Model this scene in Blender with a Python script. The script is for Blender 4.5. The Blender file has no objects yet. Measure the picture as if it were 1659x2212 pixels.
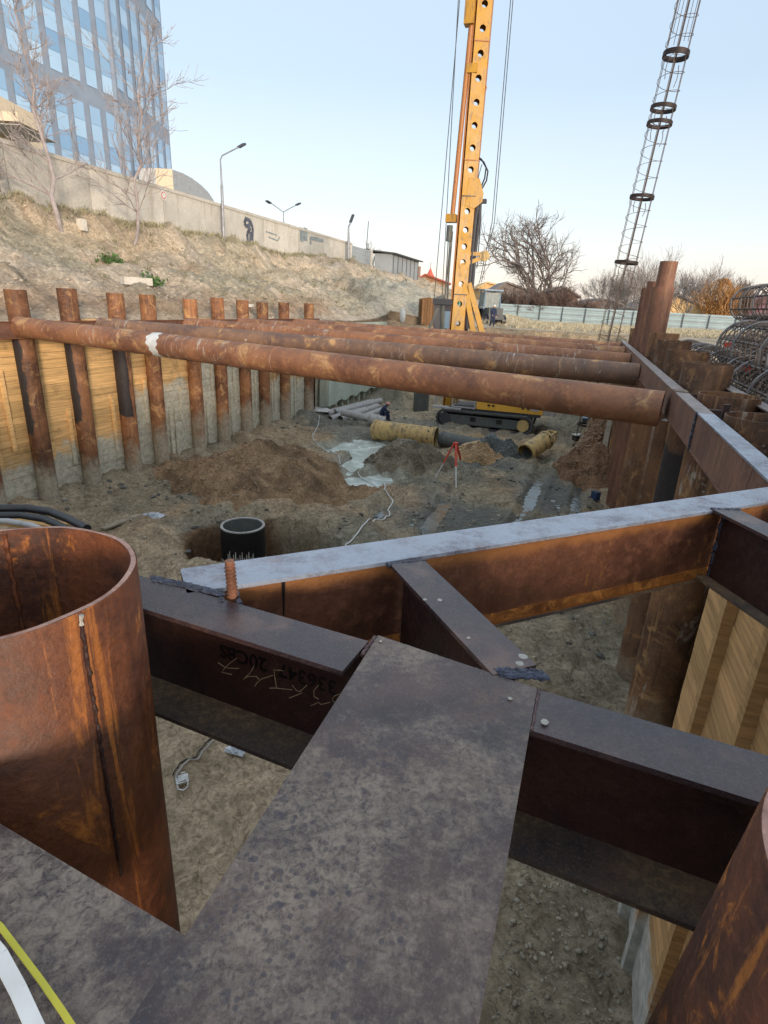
import bpy, math, random
import numpy as np
from mathutils import Vector, Matrix
random.seed(7); rnd = random.Random(11)
sc = bpy.context.scene
# ------------------------------------------------------------------ camera, world, sun
F_, CX, CY = 1220.0, 829.5, 1106.0
PITCH, ROLL, H = math.atan(445/F_), math.atan(.047), 6.5
fwd = Vector((0, math.cos(PITCH), -math.sin(PITCH)))
r0 = Vector((1, 0, 0)); u0 = r0.cross(fwd)
rgt = math.cos(ROLL)*r0 + math.sin(ROLL)*u0
upv = -math.sin(ROLL)*r0 + math.cos(ROLL)*u0
CAM = Vector((0, 0, H))
cd = bpy.data.cameras.new('camera'); cam = bpy.data.objects.new('camera', cd)
sc.collection.objects.link(cam)
M = Matrix.Identity(4)
for i in range(3):
    M[i][0] = rgt[i]; M[i][1] = upv[i]; M[i][2] = -fwd[i]; M[i][3] = CAM[i]
cam.matrix_world = M
cd.sensor_fit = 'HORIZONTAL'; cd.sensor_width = 36; cd.lens = 36*F_/1659
cd.clip_start = .05; cd.clip_end = 6000
sc.camera = cam
W = bpy.data.worlds.new('World'); sc.world = W; W.use_nodes = True
SUN_EL, SUN_AZ = math.radians(7), math.radians(158)     # azimuth clockwise from +Y
wn = W.node_tree.nodes; sky = wn.new('ShaderNodeTexSky'); sky.sky_type = 'NISHITA'
sky.sun_disc = False; sky.sun_elevation = SUN_EL; sky.sun_rotation = SUN_AZ
sky.air_density = 1.0; sky.dust_density = 1.6; sky.ozone_density = 1.3
_l = W.node_tree.links.new
hs = wn.new('ShaderNodeHueSaturation'); hs.inputs['Saturation'].default_value = .55; _l(sky.outputs[0], hs.inputs['Color'])
geo = wn.new('ShaderNodeTexCoord'); sx = wn.new('ShaderNodeSeparateXYZ'); _l(geo.outputs['Generated'], sx.inputs[0])
rp_ = wn.new('ShaderNodeValToRGB'); _l(sx.outputs[2], rp_.inputs[0])       # pale evening air: warm low band, pale blue above; zenith raised to light the pit
e_ = rp_.color_ramp.elements; e_[0].position = 0; e_[0].color = (2.85, 2.4, 2.15, 1); e_[1].position = 1; e_[1].color = (3.0, 3.4, 3.8, 1)
for p_, c_ in ((.05, (2.75, 2.5, 2.35)), (.14, (2.15, 2.4, 2.65)), (.3, (1.5, 1.95, 2.45)), (.42, (1.6, 2.05, 2.6)), (.6, (2.75, 3.1, 3.45))):
    q_ = rp_.color_ramp.elements.new(p_); q_.color = c_+(1,)
mx_ = wn.new('ShaderNodeMix'); mx_.data_type = 'RGBA'; mx_.inputs[0].default_value = .72
_l(hs.outputs[0], mx_.inputs[6]); _l(rp_.outputs[0], mx_.inputs[7]); _l(mx_.outputs[2], wn['Background'].inputs[0]); wn['Background'].inputs[1].default_value = .108
sd = bpy.data.lights.new('sun', 'SUN'); sd.energy = .9; sd.angle = math.radians(9); sd.color = (1, .83, .66)
sun = bpy.data.objects.new('sun', sd); sc.collection.objects.link(sun)
sdir = Vector((math.sin(SUN_AZ)*math.cos(SUN_EL), math.cos(SUN_AZ)*math.cos(SUN_EL), math.sin(SUN_EL)))
sun.rotation_euler = sdir.to_track_quat('Z', 'Y').to_euler(); sun.location = (0, -20, 30)
sc.view_settings.view_transform = 'Standard'; sc.view_settings.look = 'None'
sc.view_settings.gamma = 1; sc.view_settings.exposure = 1.84
# ------------------------------------------------------------------ survey helpers
def ray(x, y): return (x-CX)/F_*rgt - (y-CY)/F_*upv + fwd
def PZ(x, y, z):
    d = ray(x, y); return CAM + d*((z-H)/d.z)
def PY(x, y, Y):
    d = ray(x, y); return CAM + d*(Y/d.y)
AX = Vector((.3173, .9483, 0)); BX = Vector((.9483, -.3173, 0))     # along and across the pit
AXA = math.atan2(AX.y, AX.x)
def ST(s, t, z=0): return AX*s + BX*t + Vector((0, 0, z))
def PT(x, y, t):
    d = ray(x, y); return CAM + d*(t/d.dot(BX))
# ------------------------------------------------------------------ noise
def _h(ix, iy, seed):
    n = (ix.astype(np.int64)*374761393 + iy.astype(np.int64)*668265263 + seed*1442695041) & 0x7fffffff
    n = ((n ^ (n >> 13))*1274126177) & 0x7fffffff
    return ((n ^ (n >> 16)) & 0xffff)/65535.0
def vn(x, y, seed=0):
    x = np.asarray(x, float); y = np.asarray(y, float)
    ix = np.floor(x); iy = np.floor(y); fx = x-ix; fy = y-iy
    fx = fx*fx*(3-2*fx); fy = fy*fy*(3-2*fy)
    a = _h(ix, iy, seed); b = _h(ix+1, iy, seed); c = _h(ix, iy+1, seed); d = _h(ix+1, iy+1, seed)
    return (a*(1-fx)+b*fx)*(1-fy)+(c*(1-fx)+d*fx)*fy
def fbm(x, y, sc_=1., oc=5, seed=0, g=.5):
    v = 0; a = 1; t = 0; x = np.asarray(x)/sc_; y = np.asarray(y)/sc_
    for o in range(oc):
        v = v+a*vn(x+17.3*o, y-9.1*o, seed+o); t += a; a *= g
        x, y = (x*.8-y*.6)*2.03, (x*.6+y*.8)*2.03
    return v/t
def ridg(x, y, sc_=1., oc=4, seed=0, g=.5):
    v = 0; a = 1; t = 0; x = np.asarray(x)/sc_; y = np.asarray(y)/sc_
    for o in range(oc):
        v = v+a*(1-np.abs(2*vn(x+5.3*o, y+3.1*o, seed+o)-1)); t += a; a *= g
        x, y = (x*.8-y*.6)*2.1, (x*.6+y*.8)*2.1
    return v/t
def sstep(a, b, x):
    t = np.clip((np.asarray(x, float)-a)/(b-a), 0, 1); return t*t*(3-2*t)
# ------------------------------------------------------------------ materials
class NT:
    def __init__(s, name):
        s.m = bpy.data.materials.new(name); s.m.use_nodes = True; s.t = s.m.node_tree
        s.b = s.t.nodes['Principled BSDF']; s.tc = s.t.nodes.new('ShaderNodeTexCoord')
        oi = s.t.nodes.new('ShaderNodeObjectInfo')
        mu = s.t.nodes.new('ShaderNodeVectorMath'); mu.operation = 'MULTIPLY_ADD'
        s.l(oi.outputs['Random'], mu.inputs[0]); mu.inputs[1].default_value = (37, 53, 71)
        s.l(s.tc.outputs['Object'], mu.inputs[2]); s.vec = mu.outputs[0]
        s.rand = oi.outputs['Random']
    def l(s, a, b): s.t.links.new(a, b)
    def put(s, v, i):
        if hasattr(v, 'links'): s.l(v, i)
        else:
            if isinstance(v, (tuple, list)) and len(v) == 3 and i.type == 'RGBA': v = tuple(v)+(1,)
            i.default_value = v
    def scale(s, v, k):
        n = s.t.nodes.new('ShaderNodeMapping'); s.l(v, n.inputs[0]); n.inputs['Scale'].default_value = k; return n.outputs[0]
    def noise(s, sc_, det=5, rough=.55, vec=None, dist=0.):
        n = s.t.nodes.new('ShaderNodeTexNoise'); s.l(vec or s.vec, n.inputs['Vector'])
        n.inputs['Scale'].default_value = sc_; n.inputs['Detail'].default_value = det
        n.inputs['Roughness'].default_value = rough; n.inputs['Distortion'].default_value = dist
        return n.outputs[0]
    def voro(s, sc_, vec=None, feat='F1', ran=1.):
        n = s.t.nodes.new('ShaderNodeTexVoronoi'); s.l(vec or s.vec, n.inputs['Vector']); n.feature = feat
        n.inputs['Scale'].default_value = sc_; n.inputs['Randomness'].default_value = ran; return n.outputs[0]
    def step(s, v, a, b):
        n = s.t.nodes.new('ShaderNodeMapRange'); n.interpolation_type = 'SMOOTHSTEP'
        s.l(v, n.inputs[0]); n.inputs[1].default_value = a; n.inputs[2].default_value = b; return n.outputs[0]
    def mix(s, f, a, b):
        n = s.t.nodes.new('ShaderNodeMix'); n.data_type = 'RGBA'
        s.put(f, n.inputs[0]); s.put(a, n.inputs[6]); s.put(b, n.inputs[7]); return n.outputs[2]
    def mul(s, a, b):
        n = s.t.nodes.new('ShaderNodeMix'); n.data_type = 'RGBA'; n.blend_type = 'MULTIPLY'; n.inputs[0].default_value = 1
        s.put(a, n.inputs[6]); s.put(b, n.inputs[7]); return n.outputs[2]
    def math(s, op, a, b=0.):
        n = s.t.nodes.new('ShaderNodeMath'); n.operation = op; s.put(a, n.inputs[0]); s.put(b, n.inputs[1]); return n.outputs[0]
    def attr(s, name, out='Fac'):
        n = s.t.nodes.new('ShaderNodeAttribute'); n.attribute_name = name; return n.outputs[out]
    def sep(s, v):
        n = s.t.nodes.new('ShaderNodeSeparateXYZ'); s.l(v, n.inputs[0]); return n.outputs
    def bump(s, h, strength=.5, dist=.01):
        n = s.t.nodes.new('ShaderNodeBump'); s.l(h, n.inputs['Height']); n.inputs['Strength'].default_value = strength
        n.inputs['Distance'].default_value = dist
        if s.b.inputs['Normal'].links: s.l(s.b.inputs['Normal'].links[0].from_socket, n.inputs['Normal'])
        s.l(n.outputs[0], s.b.inputs['Normal'])
    def set(s, base=None, rough=None, metal=None, spec=None):
        for v, k in ((base, 'Base Color'), (rough, 'Roughness'), (metal, 'Metallic'), (spec, 'Specular IOR Level')):
            if v is not None: s.put(v, s.b.inputs[k])
        return s.m
def plain(name, col, rough=.6, metal=0., var=.25, sc_=3., bump=.0):
    n = NT(name); f = n.noise(sc_, 6, .6)
    c2 = tuple(c*(1-var) for c in col); c1 = tuple(min(1, c*(1+var*.5)) for c in col)
    if bump: n.bump(n.noise(sc_*8, 5), bump, .01)
    return n.set(n.mix(n.step(f, .3, .7), c2, c1), rough, metal)
def rust(name, dark, mid, orange, o_amt=.58, rough=(.5, .85), big=1.2, streak=True, white=0., white_dir=(1, 1, 1), mud=None, bump=.35, tar=None):
    n = NT(name)
    a = n.noise(big, 8, .62, dist=.4); b = n.noise(big*9, 8, .7); c = n.noise(60, 4, .6)
    col = n.mix(n.step(a, .32, .68), dark, mid)
    col = n.mix(n.math('MULTIPLY', n.step(b, .45, .72), .55), col, tuple(x*1.45 for x in mid))
    if streak:
        sv = n.scale(n.vec, (7, 7, .5)); st = n.noise(1.3, 6, .6, sv)
        col = n.mix(n.math('MULTIPLY', n.step(st, .5, .7), .5), col, tuple(x*.45 for x in dark))
        so = n.noise(1.1, 8, .7, n.scale(n.vec, (11, 11, .55)), .5); col = n.mix(n.math('MULTIPLY', n.step(so, .57, .64), .6), col, orange)
    o = n.noise(big*2.2, 10, .72, dist=.8)
    col = n.mix(n.math('MULTIPLY', n.step(o, o_amt, o_amt+.12), .85), col, orange)
    col = n.mix(n.math('MULTIPLY', n.step(c, .4, .75), .35), col, tuple(x*.35 for x in dark))
    col = n.mul(col, n.mix(n.rand, (.66, .64, .62), (1.18, 1.16, 1.12)) if 'pile' in name else (1, 1, 1))
    if white:
        wv = n.scale(n.vec, white_dir); w1 = n.noise(2.6, 10, .8, wv, .6); w2 = n.noise(.55, 3)
        f = n.math('MULTIPLY', n.step(w1, white, white+.05), n.step(w2, .45, .62))
        col = n.mix(n.math('MULTIPLY', f, .75), col, (.5, .46, .4))
        w3 = n.noise(4.5, 6, .7)
        col = n.mix(n.math('MULTIPLY', n.step(w3, .66, .7), .7), col, (.55, .5, .44))
    if mud:      # (z level, spread, colour): soil splashed on the lower part
        z = n.sep(n.tc.outputs['Object'])[2]
        zz = n.math('ADD', z, n.math('MULTIPLY', n.math('SUBTRACT', n.noise(1.1, 8, .7), .5), mud[1]*2.4))
        f = n.step(zz, mud[0]+mud[1]*.35, mud[0]-mud[1]*.35)
        col = n.mix(n.math('MULTIPLY', f, .9), col, n.mix(n.step(b, .35, .7), mud[2], tuple(x*.55 for x in mud[2])))
    if tar:      # black bitumen painted over the upper part: (z0, z1, object-x threshold)
        ox = n.sep(n.tc.outputs['Object'])
        zz = n.math('ADD', ox[2], n.math('MULTIPLY', n.noise(1.5, 4), .9))
        xx = n.math('ADD', ox[0], n.math('MULTIPLY', n.noise(1.8, 4), .25))
        f = n.math('MULTIPLY', n.math('MULTIPLY', n.step(zz, tar[0], tar[0]+.12), n.step(zz, tar[1]+.12, tar[1])), n.step(xx, tar[2], tar[2]+.03))
        col = n.mix(n.math('MULTIPLY', f, .95), col, (.018, .018, .022))
    n.bump(c, bump, .004); n.bump(b, bump, .01)
    r = n.t.nodes.new('ShaderNodeMapRange'); n.l(b, r.inputs[0]); r.inputs[1].default_value = .3; r.inputs[2].default_value = .7
    r.inputs[3].default_value = rough[0]; r.inputs[4].default_value = rough[1]
    return n.set(col, r.outputs[0], .0, .5)
RD, RM, RO = (.09, .036, .022), (.17, .062, .03), (.42, .16, .045)
m_strut = rust('strut rust', (.14, .06, .035), (.32, .14, .066), (.52, .3, .13), .53, (.5, .8), .9, False, .55, (4.5, .8, .8))
m_strut2 = rust('strut rust dark', (.1, .06, .05), (.24, .13, .075), (.58, .33, .13), .54, (.5, .8), .7, False, .56, (4, .8, .8))
m_pile = rust('pile rust', (.09, .036, .02), (.33, .145, .062), (.52, .3, .13), .52, (.55, .85), 1.1, True, .66, (1, 1, .5), (1.6, 1.6, (.46, .4, .3)))
m_piletar = rust('tarred pile rust', (.09, .036, .02), (.33, .145, .062), (.52, .3, .13), .52, (.5, .85), 1.1, True, .66, (1, 1, .5), (1.2, 1.4, (.46, .4, .3)), tar=(2.9, 5.9, -.02))
m_pileR = rust('dusty pile rust', (.07, .034, .02), (.25, .125, .06), (.48, .28, .12), .54, (.45, .8), 1.3, True, .57, (1, 1, .3), (.5, 2.4, (.45, .36, .25)))
m_pileD = rust('black pile rust', (.09, .05, .035), (.26, .14, .075), (.45, .24, .1), .54, (.5, .8), 1.3, True, 0, (1, 1, 1), (.2, 1.2, (.3, .24, .17)), tar=(2.8, 4.9, -.3))
m_head = rust('pile head rust', (.14, .055, .03), (.33, .13, .06), (.42, .2, .08), .6, (.6, .85), 1.5, True)
m_tall = rust('tall pile rust', (.13, .06, .04), (.27, .13, .08), (.38, .21, .09), .62, (.55, .8), .8, True)
m_pipe = rust('near pipe rust', (.045, .015, .008), (.145, .045, .015), (.45, .15, .025), .57, (.38, .7), 2.2, True, bump=.5)
m_pipein = rust('near pipe bore rust', (.06, .022, .013), (.19, .058, .02), (.5, .17, .03), .58, (.5, .8), 3., True, bump=.5)
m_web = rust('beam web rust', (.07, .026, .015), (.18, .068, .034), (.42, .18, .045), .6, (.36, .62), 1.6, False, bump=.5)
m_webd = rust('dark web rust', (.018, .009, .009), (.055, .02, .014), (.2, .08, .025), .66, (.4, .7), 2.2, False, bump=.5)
_t = m_web.node_tree; _b = _t.nodes['Principled BSDF']; _src = _b.inputs['Base Color'].links[0].from_socket
_w = NT.__new__(NT); _w.m = m_web; _w.t = _t; _w.b = _b; _w.tc = [x for x in _t.nodes if x.type == 'TEX_COORD'][0]; _w.vec = _w.tc.outputs['Object']
_z = _w.sep(_w.tc.outputs['Object'])[2]; _zz = _w.math('ADD', _z, _w.math('MULTIPLY', _w.math('SUBTRACT', _w.noise(3, 8, .7), .5), .14))
_c = _w.mix(_w.math('MULTIPLY', _w.step(_zz, -.09, -.03), .4), _src, (.5, .2, .045))
_c = _w.mix(_w.math('MULTIPLY', _w.step(_zz, -.33, -.37), .8), _c, (.32, .11, .02)); _w.l(_c, _b.inputs['Base Color'])
m_oredge = rust('orange edge rust', (.14, .045, .012), (.34, .12, .025), (.55, .22, .05), .5, (.4, .6), 4, False)
m_waler = rust('waler rust', (.11, .055, .04), (.22, .11, .075), (.36, .19, .09), .6, (.5, .75), 1.2, True, .66, (3, 3, .6))
def scale_mat(name, c1, c2, speck, amt, rough=(.25, .5), big=2.2, pits=0., pale_patch=None):
    n = NT(name); a = n.noise(big, 7, .6); b = n.noise(38, 9, .78, dist=.35); c = n.noise(90, 3, .6)
    col = n.mix(n.step(a, .3, .7), c1, c2)
    m = n.math('MULTIPLY', n.step(b, amt, amt+.13), n.step(a, .38, .62))
    col = n.mix(n.math('MULTIPLY', m, .55), col, speck); fs = n.noise(130, 5, .8)
    col = n.mix(n.math('MULTIPLY', n.step(fs, .5, .7), .35), col, speck); col = n.mix(n.math('MULTIPLY', n.step(fs, .48, .34), .5), col, tuple(x*.5 for x in c1))
    scr = n.noise(2.2, 6, .7, n.scale(n.vec, (46, 2.2, 2)), .6); col = n.mix(n.math('MULTIPLY', n.math('MULTIPLY', n.step(scr, .64, .7), n.step(n.noise(4, 3), .45, .6)), .5), col, speck)
    br_ = n.noise(big*1.6, 6, .6); col = n.mix(n.math('MULTIPLY', n.step(br_, .5, .68), .45), col, (.2, .11, .075))
    if pits:
        v = n.math('ADD', n.voro(pits), n.math('MULTIPLY', n.noise(30, 4), .7)); v2 = n.noise(3.4, 4)
        col = n.mix(n.math('MULTIPLY', n.math('MULTIPLY', n.step(v, .62, .5), n.step(v2, .45, .6)), .85), col, tuple(x*.5 for x in c1))
    if pale_patch:
        f = n.noise(5.5, 9, .78); col = n.mix(n.math('MULTIPLY', n.step(f, .36, .56), .85), col, pale_patch)
    n.bump(c, .35, .003); n.bump(b, .4, .004)
    r = n.t.nodes.new('ShaderNodeMapRange'); n.l(b, r.inputs[0]); r.inputs[1].default_value = .35; r.inputs[2].default_value = .65
    r.inputs[3].default_value = rough[0]; r.inputs[4].default_value = rough[1]
    return n.set(col, r.outputs[0], 0., .6)
m_flange = scale_mat('mill scale flange', (.02, .014, .019), (.058, .034, .034), (.17, .14, .14), .62, (.2, .42))
m_plate = scale_mat('spattered plate', (.04, .032, .036), (.12, .082, .07), (.42, .38, .33), .5, (.24, .5), 2.6, 30.)
def dusty_plate(name):
    n = NT(name); a = n.noise(3.5, 7, .6); f = n.noise(150, 5, .8); f2 = n.noise(45, 8, .8, dist=.5)
    col = n.mix(n.step(a, .32, .68), (.024, .016, .019), (.075, .045, .038))
    col = n.mix(n.math('MULTIPLY', n.step(n.noise(2.1, 8, .65), .54, .68), .4), col, (.17, .09, .055))
    d = n.noise(2.3, 14, .8, dist=.2); m = n.math('MULTIPLY', n.step(d, .43, .6), n.step(f2, .36, .6))
    col = n.mix(n.math('MULTIPLY', m, .46), col, (.37, .31, .24))
    col = n.mix(n.math('MULTIPLY', n.step(f, .52, .72), .3), col, (.3, .26, .23)); col = n.mix(n.math('MULTIPLY', n.step(f, .46, .3), .6), col, (.02, .016, .022))
    for sc_v, r in ((34, .3), (58, .34)):
        v = n.math('ADD', n.voro(sc_v), n.math('MULTIPLY', n.noise(70, 3), .35)); k = n.math('MULTIPLY', n.step(n.noise(2.6, 5, .6), .46, .56), n.step(n.noise(13, 3), .44, .54))
        col = n.mix(n.math('MULTIPLY', n.math('MULTIPLY', n.step(v, r+.17, r+.06), k), .65), col, (.028, .024, .034))
    n.bump(f, .3, .002); n.bump(f2, .35, .003)
    r_ = n.math('ADD', n.math('MULTIPLY', m, .35), .24)
    return n.set(col, r_, 0, .5)
m_plate = dusty_plate('dusty spattered plate')
m_flpale = scale_mat('pale blue grey flange', (.09, .085, .11), (.2, .2, .25), (.4, .42, .47), .5, (.2, .45), 4, 0., (.3, .34, .41))  # pale blue-grey blotches mixed over the flange colour
m_flwaler = scale_mat('worn waler flange', (.15, .11, .1), (.27, .22, .2), (.5, .47, .43), .5, (.4, .6), 5)
m_flrusty = scale_mat('dusty lower flange', (.045, .038, .042), (.15, .1, .06), (.4, .27, .14), .46, (.5, .7), 2.6)
m_weld = plain('weld metal', (.07, .08, .12), .35, .3, .6, 40, .8)
m_cut = rust('torch cut steel', (.24, .13, .1), (.42, .25, .2), (.5, .22, .1), .62, (.4, .7), 6, False)
m_wpurple = plain('dull purple weld', (.13, .075, .075), .6, .1, .5, 60, .6)
m_spat = plain('cement spatter', (.36, .34, .3), .8, 0, .2, 30, .4)
m_reb = plain('rebar steel', (.13, .1, .085), .6, .4, .5, 4)
m_hoop = plain('grey hoop steel', (.2, .19, .19), .5, .4, .3, 4)
m_rebrust = plain('rusty rebar', (.24, .1, .055), .7, .1, .4, 12, .4)
m_black = plain('black rubber', (.012, .012, .014), .4, 0, .4, 8)
m_ring = plain('dark ring steel', (.03, .017, .015), .6, .2, .5, 3)
def painted(name, col, dirt=(.12, .08, .05), amt=.55, rough=.4, sc_=1.2):
    n = NT(name); a = n.noise(sc_, 9, .7); b = n.noise(14, 6, .7)
    c = n.mix(n.step(a, .3, .7), tuple(x*.8 for x in col), col)
    c = n.mix(n.math('MULTIPLY', n.step(n.noise(sc_*1.7, 10, .75, n.scale(n.vec, (2.5, 2.5, .8))), amt, amt+.12), .75), c, dirt)
    n.bump(b, .15, .005); return n.set(c, n.mix(n.step(a, .4, .7), (rough,)*3, (rough+.25,)*3), 0)
m_yel = painted('mast yellow paint', (.52, .27, .025), (.2, .12, .06), .5)
m_yel2 = painted('machine yellow paint', (.75, .4, .05), (.2, .14, .08), .66)
m_orange = painted('orange ram paint', (.42, .17, .05), (.2, .09, .04), .55)
m_mudyel = painted('muddy yellow casing', (.55, .38, .15), (.11, .095, .07), .47, .6, .8)
m_mudsteel = painted('muddy grey steel', (.09, .1, .095), (.16, .14, .1), .52, .55, 1.4)
m_dgrey = painted('dirty dark grey', (.055, .055, .065), (.12, .1, .08), .6, .5)
m_wpipe = painted('pale grey pipe', (.38, .37, .36), (.17, .16, .13), .5, .6, 1.6)
m_glassd = plain('cab glass', (.14, .19, .2), .08, 0, .3)
m_blue = painted('faded blue paint', (.18, .27, .36), (.2, .17, .14), .6)
m_wp = plain('white paint', (.62, .62, .6), .5, 0, .15, 6)
m_red = plain('red paint', (.62, .06, .03), .5, 0, .2, 6)
def wood(name, base, mudz, spread=1.2, mudc=(.62, .6, .49)):
    n = NT(name); ob = n.tc.outputs['Object']; tone = n.attr('tone')
    g = n.noise(2.2, 8, .65, n.scale(n.vec, (.55, .8, 14)), .5); k = n.noise(2.5, 5)
    c = n.mix(n.step(g, .3, .7), tuple(x*.6 for x in base), base)
    c = n.mul(c, n.mix(tone, (.8, .77, .72), (1.12, 1.06, 1.))); 
    c = n.mix(n.math('MULTIPLY', n.step(n.voro(2.6, n.scale(n.vec, (1.2, 1.2, 5))), .09, .04), .6), c, (.16, .08, .03))
    c = n.mix(n.math('MULTIPLY', n.step(k, .55, .7), .35), c, (.16, .1, .05))
    z = n.sep(ob)[2]
    zz = n.math('ADD', z, n.math('MULTIPLY', n.math('SUBTRACT', n.noise(.9, 9, .7), .5), spread*2.2))
    md = n.mix(n.step(n.noise(7, 7, .7), .35, .65), tuple(x*.62 for x in mudc), mudc)
    c = n.mix(n.math('MULTIPLY', n.step(zz, mudz+.22, mudz-.22), .93), c, md)
    n.bump(g, .5, .015); n.bump(n.noise(30, 5), .3, .006)
    return n.set(c, .82, 0, .25)
WB = (.88, .58, .27)
m_wood = [wood('pine boards lightly muddied', WB, 1.7), wood('pine boards half muddied', WB, 3.2), wood('pine boards mostly muddied', (.6, .4, .2), 4.6, .9), wood('pine boards weathered', (.55, .38, .2), 2.6, 1.6)]
m_woodR = wood('yellow pine boards', (.7, .45, .22), 1.0, 1.2, (.6, .62, .58))
m_plank = wood('loose pale plank', (.4, .36, .29), -5)
m_crate = wood('weathered crate boards', (.25, .14, .07), -9)
def soil(name, fine=1., rough=.92):
    n = NT(name); ob = n.tc.outputs['Object']
    col = n.mul(n.attr('col', 'Color'), (1.08, 1.0, .9)); w = n.attr('wet')
    a = n.noise(1.4*fine, 10, .7, ob, .6); b = n.noise(9*fine, 9, .72, ob, .8); c = n.noise(46*fine, 5, .7, ob)
    sv = n.noise(5*fine, 9, .75, n.scale(ob, (1, 1, 1)), 2.2)
    col = n.mul(col, n.mix(n.step(a, .3, .7), (.7, .69, .67), (1.22, 1.21, 1.2)))
    col = n.mul(col, n.mix(n.step(b, .32, .68), (.62, .6, .58), (1.22, 1.22, 1.22)))
    col = n.mul(col, n.mix(n.step(sv, .38, .5), (.62, .6, .57) if fine > .9 else (.82, .8, .78), (1.05, 1.05, 1.05)))
    n.bump(b, 1. if fine > .9 else .6, .11/fine); n.bump(c, .6, .025/fine); n.bump(sv, .8, .1/fine)
    return n.set(col, n.mix(w, (rough,)*3, (.32,)*3), 0, n.mix(w, (.2,)*3, (.55,)*3))
m_mud = soil('pit mud'); m_bank = soil('bank sand', .55); m_heap = soil('heap soil', 1.6)
def concrete(name, c=(.34, .32, .27), st=(.2, .16, .12)):
    n = NT(name); a = n.noise(.7, 9, .65); b = n.noise(12, 6, .7); s = n.noise(1.1, 8, .7, n.scale(n.vec, (1.5, 1.5, .25)))
    col = n.mix(n.step(a, .3, .7), tuple(x*.8 for x in c), c)
    col = n.mix(n.math('MULTIPLY', n.step(s, .5, .68), .6), col, st)
    col = n.mul(col, n.mix(n.step(b, .35, .65), (.85,)*3, (1.08,)*3)); n.bump(b, .4, .02)
    return n.set(col, .9, 0, .2)
m_conc = concrete('weathered fence concrete', (.58, .55, .49), (.34, .29, .23)); m_conc2 = concrete('pale fence concrete', (.66, .62, .55), (.4, .34, .27))
m_shot = concrete('green grey cement facing', (.45, .5, .42), (.33, .34, .27))
m_corr = painted('pale blue corrugated metal', (.36, .46, .48), (.2, .2, .18), .68, .45, .6)
m_corr2 = painted('grey corrugated metal', (.33, .36, .38), (.2, .17, .15), .62, .5, .6)
m_dark = plain('dark post steel', (.07, .075, .08), .6)
m_bark = plain('grey bark', (.17, .14, .125), .9, 0, .4, 3)
m_bark2 = plain('brown twigs', (.15, .1, .08), .9, 0, .4, 3)
m_bark3 = plain('ochre twigs', (.4, .21, .08), .9, 0, .4, 3)
m_bark4 = plain('pale bark', (.3, .26, .24), .9, 0, .4, 3)
m_barkp = plain('washed pale bark', (.36, .31, .3), .9, 0, .3, 3)
m_leafo = plain('dry orange leaves', (.42, .2, .05), .8, 0, .5, 2)
m_grass = plain('dry grass', (.34, .31, .2), .9, 0, .5, 2)
m_green = plain('green weeds', (.07, .14, .035), .8, 0, .5, 2)
m_lamp = plain('lamp post steel', (.3, .31, .33), .5, .3)
m_slurry = None
def slurry(name, c1, c2):
    n = NT(name); ob = n.tc.outputs['Object']; a = n.noise(.9, 8, .65, ob, 1.5)
    n.bump(n.noise(5, 4, .6, ob), .12, .02); n.bump(a, .25, .05)
    return n.set(n.mix(n.step(a, .35, .65), c1, c2), n.mix(n.step(a, .4, .7), (.12,)*3, (.4,)*3), 0, .6)
m_slurry = slurry('pale cement slurry', (.4, .46, .43), (.6, .65, .61)); m_dslurry = slurry('dark wet mud', (.06, .075, .07), (.13, .145, .13))
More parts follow.
